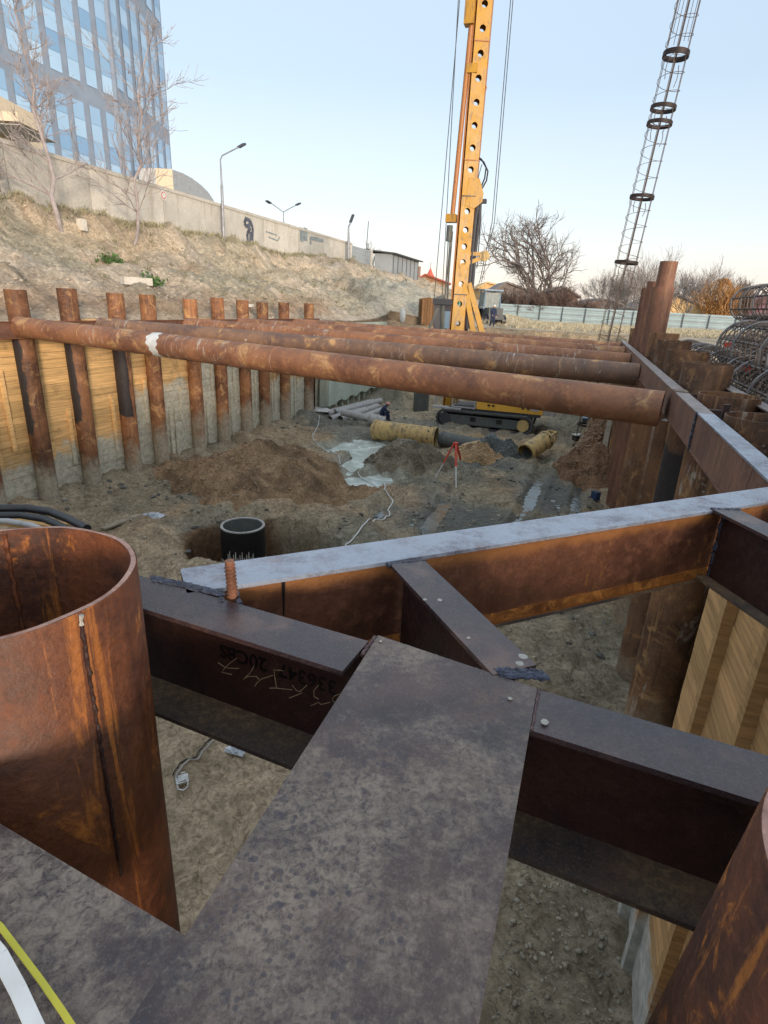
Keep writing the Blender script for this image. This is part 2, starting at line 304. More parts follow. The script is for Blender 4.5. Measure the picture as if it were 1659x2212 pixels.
# ------------------------------------------------------------------ mesh builder
class MB:
    def __init__(s): s.v = []; s.f = []; s.t = []; s.tone = .5
    def add(s, vs, fs):
        o = len(s.v); s.v += [tuple(p) for p in vs]; s.f += [tuple(i+o for i in f) for f in fs]; s.t += [s.tone]*len(fs); return s
    def box(s, c, d, rz=0., M_=None, tone=None):
        if tone is not None: s.tone = tone
        x, y, z = d[0]/2, d[1]/2, d[2]/2; vs = []
        R = Matrix.Rotation(rz, 3, 'Z') if M_ is None else M_
        for a in (-x, x):
            for b in (-y, y):
                for e in (-z, z): vs.append(Vector(c)+R @ Vector((a, b, e)))
        return s.add(vs, [(0, 1, 3, 2), (4, 6, 7, 5), (0, 4, 5, 1), (2, 3, 7, 6), (0, 2, 6, 4), (1, 5, 7, 3)])
    def beam(s, p, q, w, h, up=(0, 0, 1)):      # rectangular bar from p to q
        p, q = Vector(p), Vector(q); d = (q-p); L = d.length; d.normalize()
        side = d.cross(Vector(up))
        if side.length < 1e-4: side = d.cross(Vector((1, 0, 0)))
        side.normalize(); u = side.cross(d); R = Matrix((d, side, u)).transposed()
        return s.box((p+q)/2, (L, w, h), M_=R)
    def tube(s, pts, r, n=8, cap=True, r2=None):
        pts = [Vector(p) for p in pts]; k = len(pts); rs = r if isinstance(r, (list, tuple)) else [r+(((r if r2 is None else r2)-r)*i/max(1, k-1)) for i in range(k)]
        vs = []; prev = None
        for i, p in enumerate(pts):
            d = (pts[min(i+1, k-1)]-pts[max(i-1, 0)]).normalized()
            if prev is None:
                a = d.cross(Vector((0, 0, 1)));
                if a.length < 1e-3: a = d.cross(Vector((1, 0, 0)))
            else: a = prev-d*prev.dot(d)
            a.normalize(); prev = a; b = d.cross(a)
            for j in range(n):
                th = 2*math.pi*j/n; vs.append(p+(a*math.cos(th)+b*math.sin(th))*rs[i])
        fs = [(i*n+j, i*n+(j+1) % n, (i+1)*n+(j+1) % n, (i+1)*n+j) for i in range(k-1) for j in range(n)]
        if cap: fs += [tuple(range(n-1, -1, -1)), tuple(range((k-1)*n, k*n))]
        return s.add(vs, fs)
    def hollow(s, p, q, R, w, n=32, rough=0.):      # open pipe
        p, q = Vector(p), Vector(q); d = (q-p).normalized(); a = d.cross(Vector((.3, .9, .1))).normalized(); b = d.cross(a)
        vs = []
        for base, rr in ((p, R), (q, R), (q, R-w), (p, R-w)):
            for j in range(n):
                th = 2*math.pi*j/n; vs.append(base+(a*math.cos(th)+b*math.sin(th))*rr+d*(rough*math.sin(5*th)*math.cos(3*th) if base is q else 0))
        fs = [(k*n+j, k*n+(j+1) % n, ((k+1) % 4)*n+(j+1) % n, ((k+1) % 4)*n+j) for k in range(4) for j in range(n)]
        return s.add(vs, fs)
    def disc(s, c, nrm, r, h=.01, n=14, jag=.15):
        nrm = Vector(nrm).normalized(); c = Vector(c); a = nrm.orthogonal().normalized(); b = nrm.cross(a)
        rr = [r*(1+rnd.uniform(-jag, jag)) for _ in range(n)]
        vs = [c+(a*math.cos(2*math.pi*j/n)+b*math.sin(2*math.pi*j/n))*rr[j] for j in range(n)]
        vs += [c+nrm*h*.8+(a*math.cos(2*math.pi*j/n)+b*math.sin(2*math.pi*j/n))*rr[j]*.7 for j in range(n)]+[c+nrm*h]
        return s.add(vs, [(j, (j+1) % n, n+(j+1) % n, n+j) for j in range(n)]+[(n+j, n+(j+1) % n, 2*n) for j in range(n)])
    def prism(s, poly, z0, z1):      # poly: list of (x, y)
        n = len(poly); vs = [(x, y, z0) for x, y in poly]+[(x, y, z1) for x, y in poly]
        return s.add(vs, [tuple(range(n-1, -1, -1)), tuple(range(n, 2*n))]+[(i, (i+1) % n, n+(i+1) % n, n+i) for i in range(n)])
    def blob(s, c, r, n=10, m=6, jag=.12):
        vs = [(c[0], c[1], c[2]-r[2])]; 
        for i in range(1, m):
            ph = -math.pi/2+math.pi*i/m
            for j in range(n):
                th = 2*math.pi*j/n; k = 1+rnd.uniform(-jag, jag)
                vs.append((c[0]+r[0]*math.cos(ph)*math.cos(th)*k, c[1]+r[1]*math.cos(ph)*math.sin(th)*k, c[2]+r[2]*math.sin(ph)*k))
        vs.append((c[0], c[1], c[2]+r[2])); L = len(vs)-1
        fs = [(0, 1+(j+1) % n, 1+j) for j in range(n)]+[(L, 1+(m-2)*n+j, 1+(m-2)*n+(j+1) % n) for j in range(n)]
        fs += [(1+i*n+j, 1+i*n+(j+1) % n, 1+(i+1)*n+(j+1) % n, 1+(i+1)*n+j) for i in range(m-2) for j in range(n)]
        return s.add(vs, fs)
    def weld(s, pts, r=.012, step=.012):
        pts = [Vector(p) for p in pts]; out = []
        for a, b in zip(pts, pts[1:]):
            k = max(2, int((b-a).length/step))
            for i in range(k): out.append(a.lerp(b, i/k)+Vector((rnd.uniform(-.3, .3)*r, rnd.uniform(-.3, .3)*r, rnd.uniform(-.2, .3)*r)))
        out.append(pts[-1]); return s.tube(out, [r*rnd.uniform(.6, 1.25) for _ in out], 6)
    def mesh(s, name, mat, smooth=False):
        me = bpy.data.meshes.new(name); me.from_pydata(s.v, [], s.f); me.materials.append(mat)
        at = me.attributes.new('tone', 'FLOAT', 'FACE'); at.data.foreach_set('value', s.t)
        if smooth:
            me.polygons.foreach_set('use_smooth', [True]*len(me.polygons)); 
            try: me.set_sharp_from_angle(angle=math.radians(38))
            except Exception: pass
        me.update(); return me
    def build(s, name, mat, parent=None, smooth=False, loc=(0, 0, 0), rz=0., label=None):
        o = bpy.data.objects.new(name, s.mesh(name, mat, smooth)); sc.collection.objects.link(o)
        o.location = loc; o.rotation_euler = (0, 0, rz)
        if parent: o.parent = parent
        if label: o['label'] = label
        return o
def tag(o, label, cat, group=None):
    o['label'] = label; o['category'] = cat
    if group: o['group'] = group
    return o
def thing(name, label, cat, loc=(0, 0, 0), rz=0., group=None):
    o = bpy.data.objects.new(name, None); sc.collection.objects.link(o); o.location = loc; o.rotation_euler = (0, 0, rz); o.empty_display_size = .3
    return tag(o, label, cat, group)
def struct(o, kind='structure'): o['kind'] = kind; return o
ORD = ['first', 'second', 'third', 'fourth', 'fifth', 'sixth', 'seventh', 'eighth', 'ninth', 'tenth', 'eleventh', 'twelfth', 'thirteenth']
# ------------------------------------------------------------------ terrain
def grid_obj(name, mat, S, T, zf, cf, skip=None, wf=None, smooth=True):
    ss, tt = np.meshgrid(S, T, indexing='ij'); z = zf(ss, tt); n, m = ss.shape
    co = np.stack([ss*AX.x+tt*BX.x, ss*AX.y+tt*BX.y, z], -1).reshape(-1, 3)
    idx = np.arange(n*m).reshape(n, m)
    q = np.stack([idx[:-1, :-1], idx[:-1, 1:], idx[1:, 1:], idx[1:, :-1]], -1)[:, :, ::-1]
    if skip is not None:
        sm = (ss[:-1, :-1]+ss[1:, 1:])/2; tm = (tt[:-1, :-1]+tt[1:, 1:])/2; q = q[~skip(sm, tm)]
    q = q.reshape(-1, 4); me = bpy.data.meshes.new(name)
    me.vertices.add(n*m); me.vertices.foreach_set('co', co.ravel())
    me.loops.add(q.size); me.loops.foreach_set('vertex_index', q.ravel().astype(np.int32))
    me.polygons.add(len(q)); me.polygons.foreach_set('loop_start', (np.arange(len(q))*4).astype(np.int32))
    me.update(calc_edges=True)
    me.polygons.foreach_set('use_smooth', [smooth]*len(q))
    c = cf(ss, tt, z); c4 = np.concatenate([c, np.ones(c.shape[:2]+(1,))], -1)
    at = me.attributes.new('col', 'FLOAT_COLOR', 'POINT'); at.data.foreach_set('color', c4.reshape(-1).astype(np.float32))
    aw = me.attributes.new('wet', 'FLOAT', 'POINT'); w = wf(ss, tt, z) if wf else np.zeros(ss.shape); aw.data.foreach_set('value', w.ravel().astype(np.float32))
    me.materials.append(mat); o = bpy.data.objects.new(name, me); sc.collection.objects.link(o); return o
def mixc(a, b, f): return a*(1-f[..., None])+np.asarray(b)*f[..., None]
def blobf(s, t, s0, t0, rs, rt, e=.35, seed=3):      # soft irregular patch
    d = np.hypot((s-s0)/rs, (t-t0)/rt)+(fbm(s, t, 1.2, 4, seed)-.5)*.9; return 1-sstep(1-e, 1+e*.3, d)
POOL = [(25.3, -9.9, 2.1, 1.5), (22.6, -8.7, 2.2, 1.1), (20.3, -7.4, 1.7, 1.1)]
DPOOL = [(17.3, -3.4, 2.2, 2.5), (21.5, -.6, 2.6, 1.4), (24.6, -3.7, 1.2, 1.7)]
def zfloor(s, t):
    s = np.asarray(s, float); t = np.asarray(t, float)
    z = (fbm(s, t, 3.5, 5, 1)-.5)*.6+(ridg(s, t, 1.1, 5, 4, .6)-.5)*.36+(fbm(s, t, .4, 3, 8, .6)-.5)*.18
    for a in POOL: z = z-(.35+z*.8)*blobf(s, t, *a, .3, 3)*.9
    for a in DPOOL: z = z*(1-.55*blobf(s, t, *a, .5, 5))-.07*blobf(s, t, *a, .5, 5)
    z = z+.45*sstep(-13.4, -15, t)*(.4+fbm(s, t, 1, 3, 9))
    for o_, w_, k_2 in ((-5.2, .05, 0), (-3.3, .05, 1), (-1.6, -.06, 2), (.1, -.06, 3), (-9.4, .09, 4), (-7.6, .09, 5)):
        t0_ = o_+w_*(s-24)+.5*np.sin(s*.22+k_2//2*2.1); d_ = (t-t0_)/.24
        z = z-np.exp(-d_**2)*.17*(.75+.25*np.sin(s*14))*sstep(14, 17, s)*(1-sstep(36, 40, s))+np.exp(-((np.abs(d_)-1.7)/.6)**2)*.07*sstep(14, 17, s)*(1-sstep(36, 40, s))
    # excavated hole round the black well pipe
    d = np.hypot((s-12.6)/1.9, (t+7.75)/2.75)+(fbm(s, t, .9, 4, 21)-.5)*.5
    z = z-2.2*(1-sstep(.76, .84, d))+.35*np.exp(-((d-1.25)/.3)**2)
    z = z*sstep(-1.5, 3, s)
    ez = 5.2*sstep(38.6, 44.2, s+(fbm(s, t, 3, 4, 31)-.5)*2.5)
    ez = np.maximum(ez, 5.2*sstep(-.3, 2.0, t)*sstep(25.6, 28.5, s)); ez = np.maximum(ez, 5.2*sstep(-13.3, -15.2, t)*sstep(39, 42, s))
    return z*(1-ez/5.2*.5)+ez
def zg(s, t):
    s = np.asarray(s, float); t = np.asarray(t, float)
    f = np.interp(t, [-60, -40, -28, -27, -25.6, -24, -21, -18, -15.2, -9, 30], [10.7, 10.7, 10.55, 10.3, 8.9, 8.1, 7.1, 6.2, 5.45, 5.2, 5.2])
    far = 5.2+(np.interp(t, [-60, -28, -26, -22, -16, -10, -7, 30], [10.6, 10.6, 10.2, 8.6, 6.9, 5.6, 5.2, 5.2])-5.2)
    f = f*(1-sstep(42, 60, s))+far*sstep(42, 60, s)
    f = 5.2+(f-5.2)*(1-sstep(92, 135, s))
    bank = sstep(-15.2, -17.5, t)*(1-sstep(-26.5, -28.2, t))*(s < 130)
    n = (ridg(s+t*.5, t, 4.5, 6, 41, .6)-.5)*1.7+(fbm(s, t, 1.3, 6, 43, .6)-.5)*1.0+(ridg(s, t*.6, 1.4, 4, 46, .6)-.5)*.6
    f = f+bank*n+(fbm(s, t, 2, 4, 44)-.5)*.16*(np.hypot(s, t) < 140)
    f = f+2.0*np.exp(-(((s-51)/6)**2+((t+16)/4.)**2))*(1+.4*(fbm(s, t, 1, 4, 48)-.5))
    f = f-.35*sstep(0, 2, t)*(s < 30)*(t < 14)
    return f
C_MUD, C_BRN, C_SAND, C_GREY = (.41, .37, .29), (.3, .19, .11), (.5, .4, .27), (.24, .26, .235)
def cfloor(s, t, z):
    c = np.zeros(s.shape+(3,))+np.array(C_MUD)
    c = mixc(c, (.46, .38, .28), sstep(.45, .65, fbm(s, t, 2.2, 5, 12)))
    c = mixc(c, C_GREY, sstep(.5, .68, fbm(s, t, 2.6, 5, 14))*.75)
    c = mixc(c, (.62, .53, .41), (1-sstep(8, 13, s))*.85)
    c = mixc(c, (.3, .31, .27), sstep(2., -1, -t)*(1-sstep(10, 14, s))*.6)
    for a in POOL: c = mixc(c, (.42, .45, .41), blobf(s, t, a[0], a[1], a[2]*1.25, a[3]*1.25))
    for a in DPOOL: c = mixc(c, (.12, .145, .14), blobf(s, t, *a, .5, 5)*.95)
    c = mixc(c, (.2, .22, .215), blobf(s, t, 30, -11, 4, 5)*.7)
    c = mixc(c, (.26, .26, .23), blobf(s, t, 33, -2, 3.5, 6)*.7)
    c = mixc(c, C_SAND, blobf(s, t, 29, -4, 2., 4)*.7)
    c = mixc(c, (.36, .25, .16), sstep(.8, 3.5, z)*.5)
    c = mixc(c, (.5, .4, .28), sstep(.8, 3., z)*sstep(-6, -2, t))
    d = np.hypot((s-12.6)/1.9, (t+8.0)/2.4); c = mixc(c, (.17, .1, .055), (1-sstep(.8, .92, d))*.9)  # brown dug earth, darkened in colour to stand in for shade in the hole
    return c
def wfloor(s, t, z):
    w = np.zeros(s.shape)
    for a in POOL+DPOOL: w = np.maximum(w, blobf(s, t, a[0], a[1], a[2]*1.2, a[3]*1.2, .5, 5))
    w = np.maximum(w, blobf(s, t, 30, -11, 4, 4)*.5)
    return w*.85
S1 = np.concatenate([np.arange(-1.5, 3, .25), np.arange(3, 16, .07), np.arange(16, 30, .1), np.arange(30, 46.1, .16)])
T1 = np.concatenate([np.arange(-15.6, -6, .085), np.arange(-6, 2.25, .075)])
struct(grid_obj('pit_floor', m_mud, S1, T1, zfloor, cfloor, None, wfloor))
def cgr(s, t, z):
    c = np.zeros(s.shape+(3,))+np.array((.58, .53, .45))
    b = sstep(-15, -17, t)
    c = mixc(c, (.6, .54, .46), b)
    c = mixc(c, (.5, .42, .33), b*sstep(.45, .6, fbm(s, t*1.5, 3, 5, 51))*.9)
    c = mixc(c, (.44, .42, .34), b*sstep(.48, .62, fbm(s, t, 4, 5, 53))*.8)
    c = mixc(c, (.4, .29, .21), b*(1-sstep(5.9, 7.1, z))*(s < 36)*.85)
    c = mixc(c, (.66, .57, .44), b*np.exp(-((z-9.2)/.6)**2)*sstep(.4, .55, fbm(s, t, 2, 4, 55))*.8)
    c = mixc(c, (.36, .33, .22), np.exp(-((t+27.6)/.6)**2)*.7)
    g = np.exp(-(((s-52)/7)**2+((t+15)/6.)**2)); c = mixc(c, (.46, .47, .43), np.clip(g*1.5, 0, 1)*.9)
    r = sstep(-14, -9, t)
    c = mixc(c, (.36, .31, .24), r*sstep(.45, .6, fbm(s, t*.4, 5, 4, 57))*.8)
    c = mixc(c, (.72, .62, .46), sstep(-7, -2, t)*sstep(48, 54, s)*(1-sstep(80, 100, s))*sstep(.4, .6, fbm(s*1.2, t*.5, 6, 3, 60)))
    c = mixc(c, (.3, .25, .15), (t < -29).astype(float)); c = mixc(c, (.26, .22, .13), sstep(95, 130, s))
    return c
S2 = np.concatenate([np.array([-300, -60, -20, -8, -4]), np.arange(-1.5, 14, .5), np.arange(14, 62, .26), np.arange(62, 140, .8), np.array([150, 175, 210, 260, 340, 450, 700, 1200, 2500])])
T2 = np.concatenate([np.array([-1800, -600, -250, -120, -70, -45, -36, -31]), np.arange(-28.6, -15.2, .2), np.arange(-15.2, 2.0, .7), np.arange(2.0, 14, .3), np.arange(14, 40, 1.2), np.array([45, 60, 90, 150, 300, 700, 1800])])
T2 = np.unique(np.round(T2, 3)); i0 = T2[np.abs(T2+15.2) < .01][0]
struct(grid_obj('ground', m_bank, S2, T2, zg, cgr, lambda s, t: (s > -1.5) & (s < 44.6) & (t > -15.2) & (t < 1.95)))
# earth faces of the excavation behind the piles
mb = MB()
def skirt(a, b, zt, n=120):
    for i in range(n):
        p = Vector(a).lerp(Vector(b), i/n); q = Vector(a).lerp(Vector(b), (i+1)/n)
        za, zb = [max(zt-.3, float(zg(np.array([v.dot(AX)]), np.array([v.dot(BX)]))[0]))+.03 for v in (p, q)]
        mb.add([(p.x, p.y, -1), (q.x, q.y, -1), (q.x, q.y, zb), (p.x, p.y, za)], [(0, 1, 2, 3)])
skirt(ST(-1.5, -15.25), ST(44.8, -15.25), 5.5); skirt(ST(-1.5, 2.2), ST(27, 2.2), 4.9); skirt(ST(44.75, -15.25), ST(44.75, 2.0), 5.17); skirt(ST(-1.45, -15.2), ST(-1.45, 2.0), 5.2)
struct(mb.build('excavation_face', plain('cut earth', (.2, .15, .1), .95, 0, .4, 2, .6)))
# slurry pools lying in the floor hollows
def sheet(name, mat, z, blobs, label, k=1.):
    for i, a in enumerate(blobs):
        m_ = MB(); n = 40; ring = []
        for j in range(n):
            th = 2*math.pi*j/n; r = k*(1+.16*math.sin(3*th+i)+.1*math.sin(7*th+2*i))
            ring.append(ST(a[0]+a[2]*r*math.cos(th), a[1]+a[3]*r*math.sin(th), z-.004*i))
        c = ST(a[0], a[1], z-.004*i); m_.add([c]+ring, [(0, 1+j, 1+(j+1) % n) for j in range(n)])
        struct(m_.build(name, mat))
sheet('slurry_pool', m_slurry, -.17, POOL, '', 1.25)
sheet('wet_mud_pool', m_dslurry, -.075, DPOOL, '', 1.1)
def gz(p):
    s, t = p.dot(AX), p.dot(BX); return float(zfloor(np.array([s]), np.array([t]))[0])
def ggz(p): return float(zg(np.array([p.dot(AX)]), np.array([p.dot(BX)]))[0])
def heap(label, c, rs, rt, h, col, seed, name='soil_heap', group='heaps of dug soil on the pit floor'):
    s0, t0 = c.dot(AX), c.dot(BX); n = 90
    S = np.linspace(s0-rs*1.35, s0+rs*1.35, n); T = np.linspace(t0-rt*1.35, t0+rt*1.35, n)
    def zf(s, t):
        d = np.hypot((s-s0)/rs, (t-t0)/rt)+(fbm(s, t, 1.1, 4, seed)-.5)*.55
        k = np.clip(1-d, -.35, 1); k = np.where(k > 0, k**.8, k)
        return zfloor(s, t)+k*h+(ridg(s, t, .45, 4, seed+3, .6)-.5)*.36*sstep(-.1, .3, k)+(fbm(s, t, .14, 3, seed+5)-.5)*.16-.02
    def cf(s, t, z): return mixc(np.zeros(s.shape+(3,))+np.array(col), tuple(x*.6 for x in col), sstep(.4, .65, fbm(s, t, .6, 4, seed+8)))
    o = grid_obj(name, m_heap, S, T, zf, cf, lambda s, t: np.hypot((s-s0)/rs, (t-t0)/rt) > 1.3)
    g = np.random.default_rng(seed); a = g.random(1500)*6.283; r = g.random(1500)**.6*1.15; clods('soil_clods', m_clod('heap clods', col), s0+rs*r*np.cos(a), t0+rt*r*np.sin(a), zf, (.025, .1), seed)
    return tag(o, label, 'soil heap', group)
_ico = np.array([(-1, 1.618, 0), (1, 1.618, 0), (-1, -1.618, 0), (1, -1.618, 0), (0, -1, 1.618), (0, 1, 1.618), (0, -1, -1.618), (0, 1, -1.618), (1.618, 0, -1), (1.618, 0, 1), (-1.618, 0, -1), (-1.618, 0, 1)])/1.9
_icf = np.array([(0, 11, 5), (0, 5, 1), (0, 1, 7), (0, 7, 10), (0, 10, 11), (1, 5, 9), (5, 11, 4), (11, 10, 2), (10, 7, 6), (7, 1, 8), (3, 9, 4), (3, 4, 2), (3, 2, 6), (3, 6, 8), (3, 8, 9), (4, 9, 5), (2, 4, 11), (6, 2, 10), (8, 6, 7), (9, 8, 1)])
def clods(name, mat, S, T, zf, size, seed, flat=.6):
    g = np.random.default_rng(seed); n = len(S); r = size[0]*(size[1]/size[0])**(g.random(n)**2.2)
    z = zf(S, T); P = np.stack([S*AX.x+T*BX.x, S*AX.y+T*BX.y, z+r*.15], -1)
    v = _ico[None]*(1+g.normal(0, .3, (n, 12, 1)))*np.stack([g.uniform(.6, 1.3, n), g.uniform(.6, 1.3, n), np.full(n, flat)], -1)[:, None, :]
    a = g.random(n)*6.28; c, s_ = np.cos(a)[:, None], np.sin(a)[:, None]; x = v[..., 0]*c-v[..., 1]*s_; y = v[..., 0]*s_+v[..., 1]*c
    v = np.stack([x, y, v[..., 2]], -1)*r[:, None, None]+P[:, None, :]; f = (_icf[None]+12*np.arange(n)[:, None, None]).reshape(-1, 3)
    me = bpy.data.meshes.new(name); me.vertices.add(n*12); me.vertices.foreach_set('co', v.ravel()); me.loops.add(f.size); me.loops.foreach_set('vertex_index', f.ravel().astype(np.int32))
    me.polygons.add(len(f)); me.polygons.foreach_set('loop_start', (np.arange(len(f))*3).astype(np.int32)); me.update(calc_edges=True); me.materials.append(mat)
    o = bpy.data.objects.new(name, me); sc.collection.objects.link(o); o['kind'] = 'stuff'; return o
g_ = np.random.default_rng(5)
def m_clod(nm, c): return plain(nm, c, .95, 0, .45, 1.2, .5)
n_ = 4800; S_ = 3+37*g_.random(n_)**1.3; T_ = -14.9+16.2*g_.random(n_); k_ok = (fbm(S_, T_, 1.6, 4, 91) > .46) & (S_ > 8); clods('soil_clods', m_clod('mud clods', (.36, .31, .23)), S_[k_ok], T_[k_ok], zfloor, (.02, .075), 1, .5)
n_ = 3500; S_ = 3+34*g_.random(n_)**1.2; T_ = -14.9+16.2*g_.random(n_); k_ok = (fbm(S_, T_, 1.9, 4, 95) > .5) & (S_ > 8); clods('soil_clods', m_clod('dark clods', (.14, .14, .125)), S_[k_ok], T_[k_ok], zfloor, (.02, .1), 2, .5)
n_ = 700; S_ = 3.2+2.6*g_.random(n_); T_ = .1+1.2*g_.random(n_); clods('soil_clods', m_clod('corner rubble', (.3, .27, .21)), S_, T_, zfloor, (.008, .035), 4, .5)
n_ = 1700; S_ = 14+70*g_.random(n_)**1.3; T_ = -27.2+11.8*g_.random(n_); clods('bank_stones', m_clod('bank stones', (.46, .4, .32)), S_, T_, zg, (.03, .12), 3, .5)
heap('broad reddish brown soil heap by the left timber wall', Vector((-4.4, 20.3, 0)), 3.0, 3.9, 1.35, (.37, .27, .18), 71)
heap('dark grey heap of wet spoil behind the red tripod', Vector((1.0, 24.3, 0)), 1.9, 2.1, 1.0, (.27, .25, .2), 75)
heap('small orange sand heap right of the dark grey spoil', PZ(1030, 990, 0), .9, 1.3, .5, (.55, .4, .24), 77)
heap('blue grey mud heap between the dark casing and the muddy drilling bucket', PZ(1070, 985, 0), .9, 1.6, .55, (.2, .23, .23), 79)
heap('red brown soil heap against the right row of piles', ST(25.8, 1.1), 2.6, 1.7, 1.0, (.29, .19, .125), 81)
# ------------------------------------------------------------------ left wall: piles, lagging, waler
LT = -15.0; LS = [10.55, 12.25, 13.95, 15.85, 17.35, 19.7, 21.5, 23.4, 25.1, 27.2, 30.05]
HN = [6.4, 6.47, 6.57, 6.5, 6.5, 6.41, 6.51, 6.46, 6.4, 6.43, 6.44]
WAVE = ['leftmost, at the photo edge', 'streaked dark down its upper half', 'with a black tar patch below the waler', 'almost wholly tarred black', 'rust brown, the fourth full one', 'fifth full one from the left', 'sixth full one from the left', 'seventh full one, lighter brown', 'eighth full one, with flaking scale', 'ninth full one from the left', 'rightmost, beside the grey cement facing']
for i, (s, zt) in enumerate(zip(LS, HN)):
    m_ = MB().hollow((0, 0, -.5), (0, 0, zt), .275, .012, 28, .004)
    tg = (m_piletar if i in (1, 2, 3) else m_pile)
    o = m_.build('steel_pile', tg, None, True, ST(s, LT-.0), AXA+math.pi/2+rnd.uniform(-.1, .1))
    if i == 3: o.rotation_euler[2] += .9
    tag(o, 'left wall pipe pile, '+WAVE[i], 'pile', 'pipe piles of the left wall')
def lag_bay(s0, s1, t, mat, label, z0=-.4, z1=5.5, group='timber lagging bays of the left wall', battens=(), bh=(.17, .27), side=1, name='timber_lagging', jit=1.):
    root = thing(name, label, 'timber lagging', ST(s0, t, 0), AXA, group); L = s1-s0; b = MB(); z = z0
    while z < z1:
        h = rnd.uniform(*bh); y = rnd.uniform(-.02, .03)*jit
        b.box((L/2, y, z+h/2), (L, .05, h-.009), tone=rnd.random(), rz=rnd.uniform(-.006, .006)*jit); z += h
    b.build('boards', mat, root)
    for (x, za, zb, w) in battens:
        k = MB(); k.box((x*L, -.065*side, (za+zb)/2), (w, .06, zb-za), tone=.95); o = k.build('batten', mat, root)
        o.rotation_euler[1] = rnd.uniform(-.015, .015)
    return root
BAYW = ['beside the leftmost pile, fresh orange boards above grey mud', 'between the first two dark stained piles', 'left of the black tarred pile', 'right of the black tarred pile, half grey with mud', 'muddy with a long grey batten, fourth from the tarred pile', 'grey bay before the sixth full pile', 'narrow grey bay behind the seventh full pile', 'narrow grey bay behind the eighth full pile', 'narrow grey green bay behind the ninth full pile', 'weathered bay beside the rightmost pile']
for i in range(10):
    s0, s1 = LS[i]+.1, LS[i+1]-.1
    k = 0 if i < 3 else (1 if i < 5 else (2 if i < 8 else 3))
    bt = [(rnd.uniform(.2, .4), rnd.uniform(-.2, 0), 2.0+rnd.uniform(-.5, .5), rnd.uniform(.1, .2)), (rnd.uniform(.6, .8), 1.6+rnd.uniform(-.6, .5), 3.9+rnd.uniform(-.9, .5), .12)]
    if i > 3: bt += [(.5, .2, 2.6, .1)]
    lag_bay(s0, s1, LT-.24, m_wood[k], 'horizontal board lagging '+BAYW[i], z0=-.5, battens=bt, side=1)
b = MB()
root = thing('left_waler', 'long brown steel waler beam along the top of the left timber wall', 'steel beam', ST(8, -14.62, 5.45), AXA)
L = 22.6
for z in (-.21, .21): b.box((L/2, 0, z), (L, .17, .02))
b.build('flange', m_head, root); MB().box((L/2, 0, 0), (L, .016, .4)).build('web', m_waler, root)
b = MB()
for x in np.arange(1, 22, 1.9): b.box((x, .16, .2), (.25, .16, .03))
b.build('bracket', m_head, root)
# cement facing and its footing posts at the far end
root = thing('cement_facing', 'grey green cement covered panel at the end of the left wall', 'wall panel', ST(30.45, -14.35, 0), AXA)
m_ = MB(); n = 22; Lf = 10.6; prof = [(i*Lf/n, .75+.25*math.sin(i*1.7)*.4+i*.012+(.5 if i == 0 else 0)) for i in range(n+1)]
for (x0, za), (x1, zb) in zip(prof, prof[1:]):
    m_.add([(x0, -.2, za), (x1, -.2, zb), (x1, -.2, 5.4), (x0, -.2, 5.4), (x0, .15, za), (x1, .15, zb), (x1, .15, 5.4), (x0, .15, 5.4)], [(0, 1, 2, 3), (5, 4, 7, 6), (0, 4, 5, 1), (3, 2, 6, 7)])
m_.add([(0, -.2, .75), (0, .15, .75), (0, .15, 5.4), (0, -.2, 5.4)], [(0, 1, 2, 3)])
m_.build('facing_slab', m_shot, root)
MB().box((.25, -.32, 3.1), (.5, .22, 4.6)).build('end_post', m_shot, root)
for i in range(11):
    MB().box((.35+i*.98, .2, .7), (.22, .2, 2.8)).build('footing_post', m_shot, root)
MB().box((Lf/2, .42, 1.2), (Lf, .06, 3.4)).build('back_boards', m_wood[2], root)
# ------------------------------------------------------------------ struts
STR = [(9.35, 1.15, 5.235, 11.9, -14.6, 5.53, m_strut, 'nearest rust brown pipe strut across the pit, with a white painted band'),
       (15.3, 1.2, 5.2, 14.7, -14.6, 5.5, m_strut2, 'dark brown pipe strut, second from the camera, orange near its right end'),
       (19.1, 1.2, 5.22, 18.9, -14.6, 5.48, m_strut, 'reddish pipe strut with white spatter, third from the camera'),
       (22.8, 1.2, 5.24, 22.5, -14.6, 5.47, m_strut, 'reddish pipe strut, fourth from the camera'),
       (26.0, 1.2, 5.26, 27.6, -14.6, 5.42, m_strut, 'farthest reddish pipe strut, highest in the photo of the five')]
for i, (s0, t0, z0, s1, t1, z1, mt, lb) in enumerate(STR):
    a, c = ST(s0, t0, z0), ST(s1, t1, z1); d = c-a
    root = thing('pipe_strut', lb, 'pipe strut', a, 0, 'pipe struts across the pit')
    m_ = MB(); nn = 24; L = d.length
    m_.hollow((0, 0, 0), (L, 0, 0), .265, .012, 40)
    o = m_.build('pipe', mt, root, True); o.rotation_euler = d.to_track_quat('X', 'Z').to_euler()
    for f in ((.31, .62) if i else (.45, .83)):
        o = MB().tube([(L*f-.01, 0, 0), (L*f+.01, 0, 0)], .272, 32).build('seam_weld', mt, root, True); o.rotation_euler = d.to_track_quat('X', 'Z').to_euler()
    if i == 0:
        w = MB(); n = 48; fr = .662; vs = []
        for j in range(n+1):
            th = 2*math.pi*j/n; wd = .15+.035*math.sin(3*th)+.03*math.sin(11*th)
            for q in (-1, 1): vs.append((L*fr+q*wd+.03*math.sin(2*th), .268*math.cos(th), .268*math.sin(th)))
        w.add(vs, [(2*j, 2*j+1, 2*j+3, 2*j+2) for j in range(n)])
        o = w.build('white_band', m_wp, root, True); o.rotation_euler = d.to_track_quat('X', 'Z').to_euler()
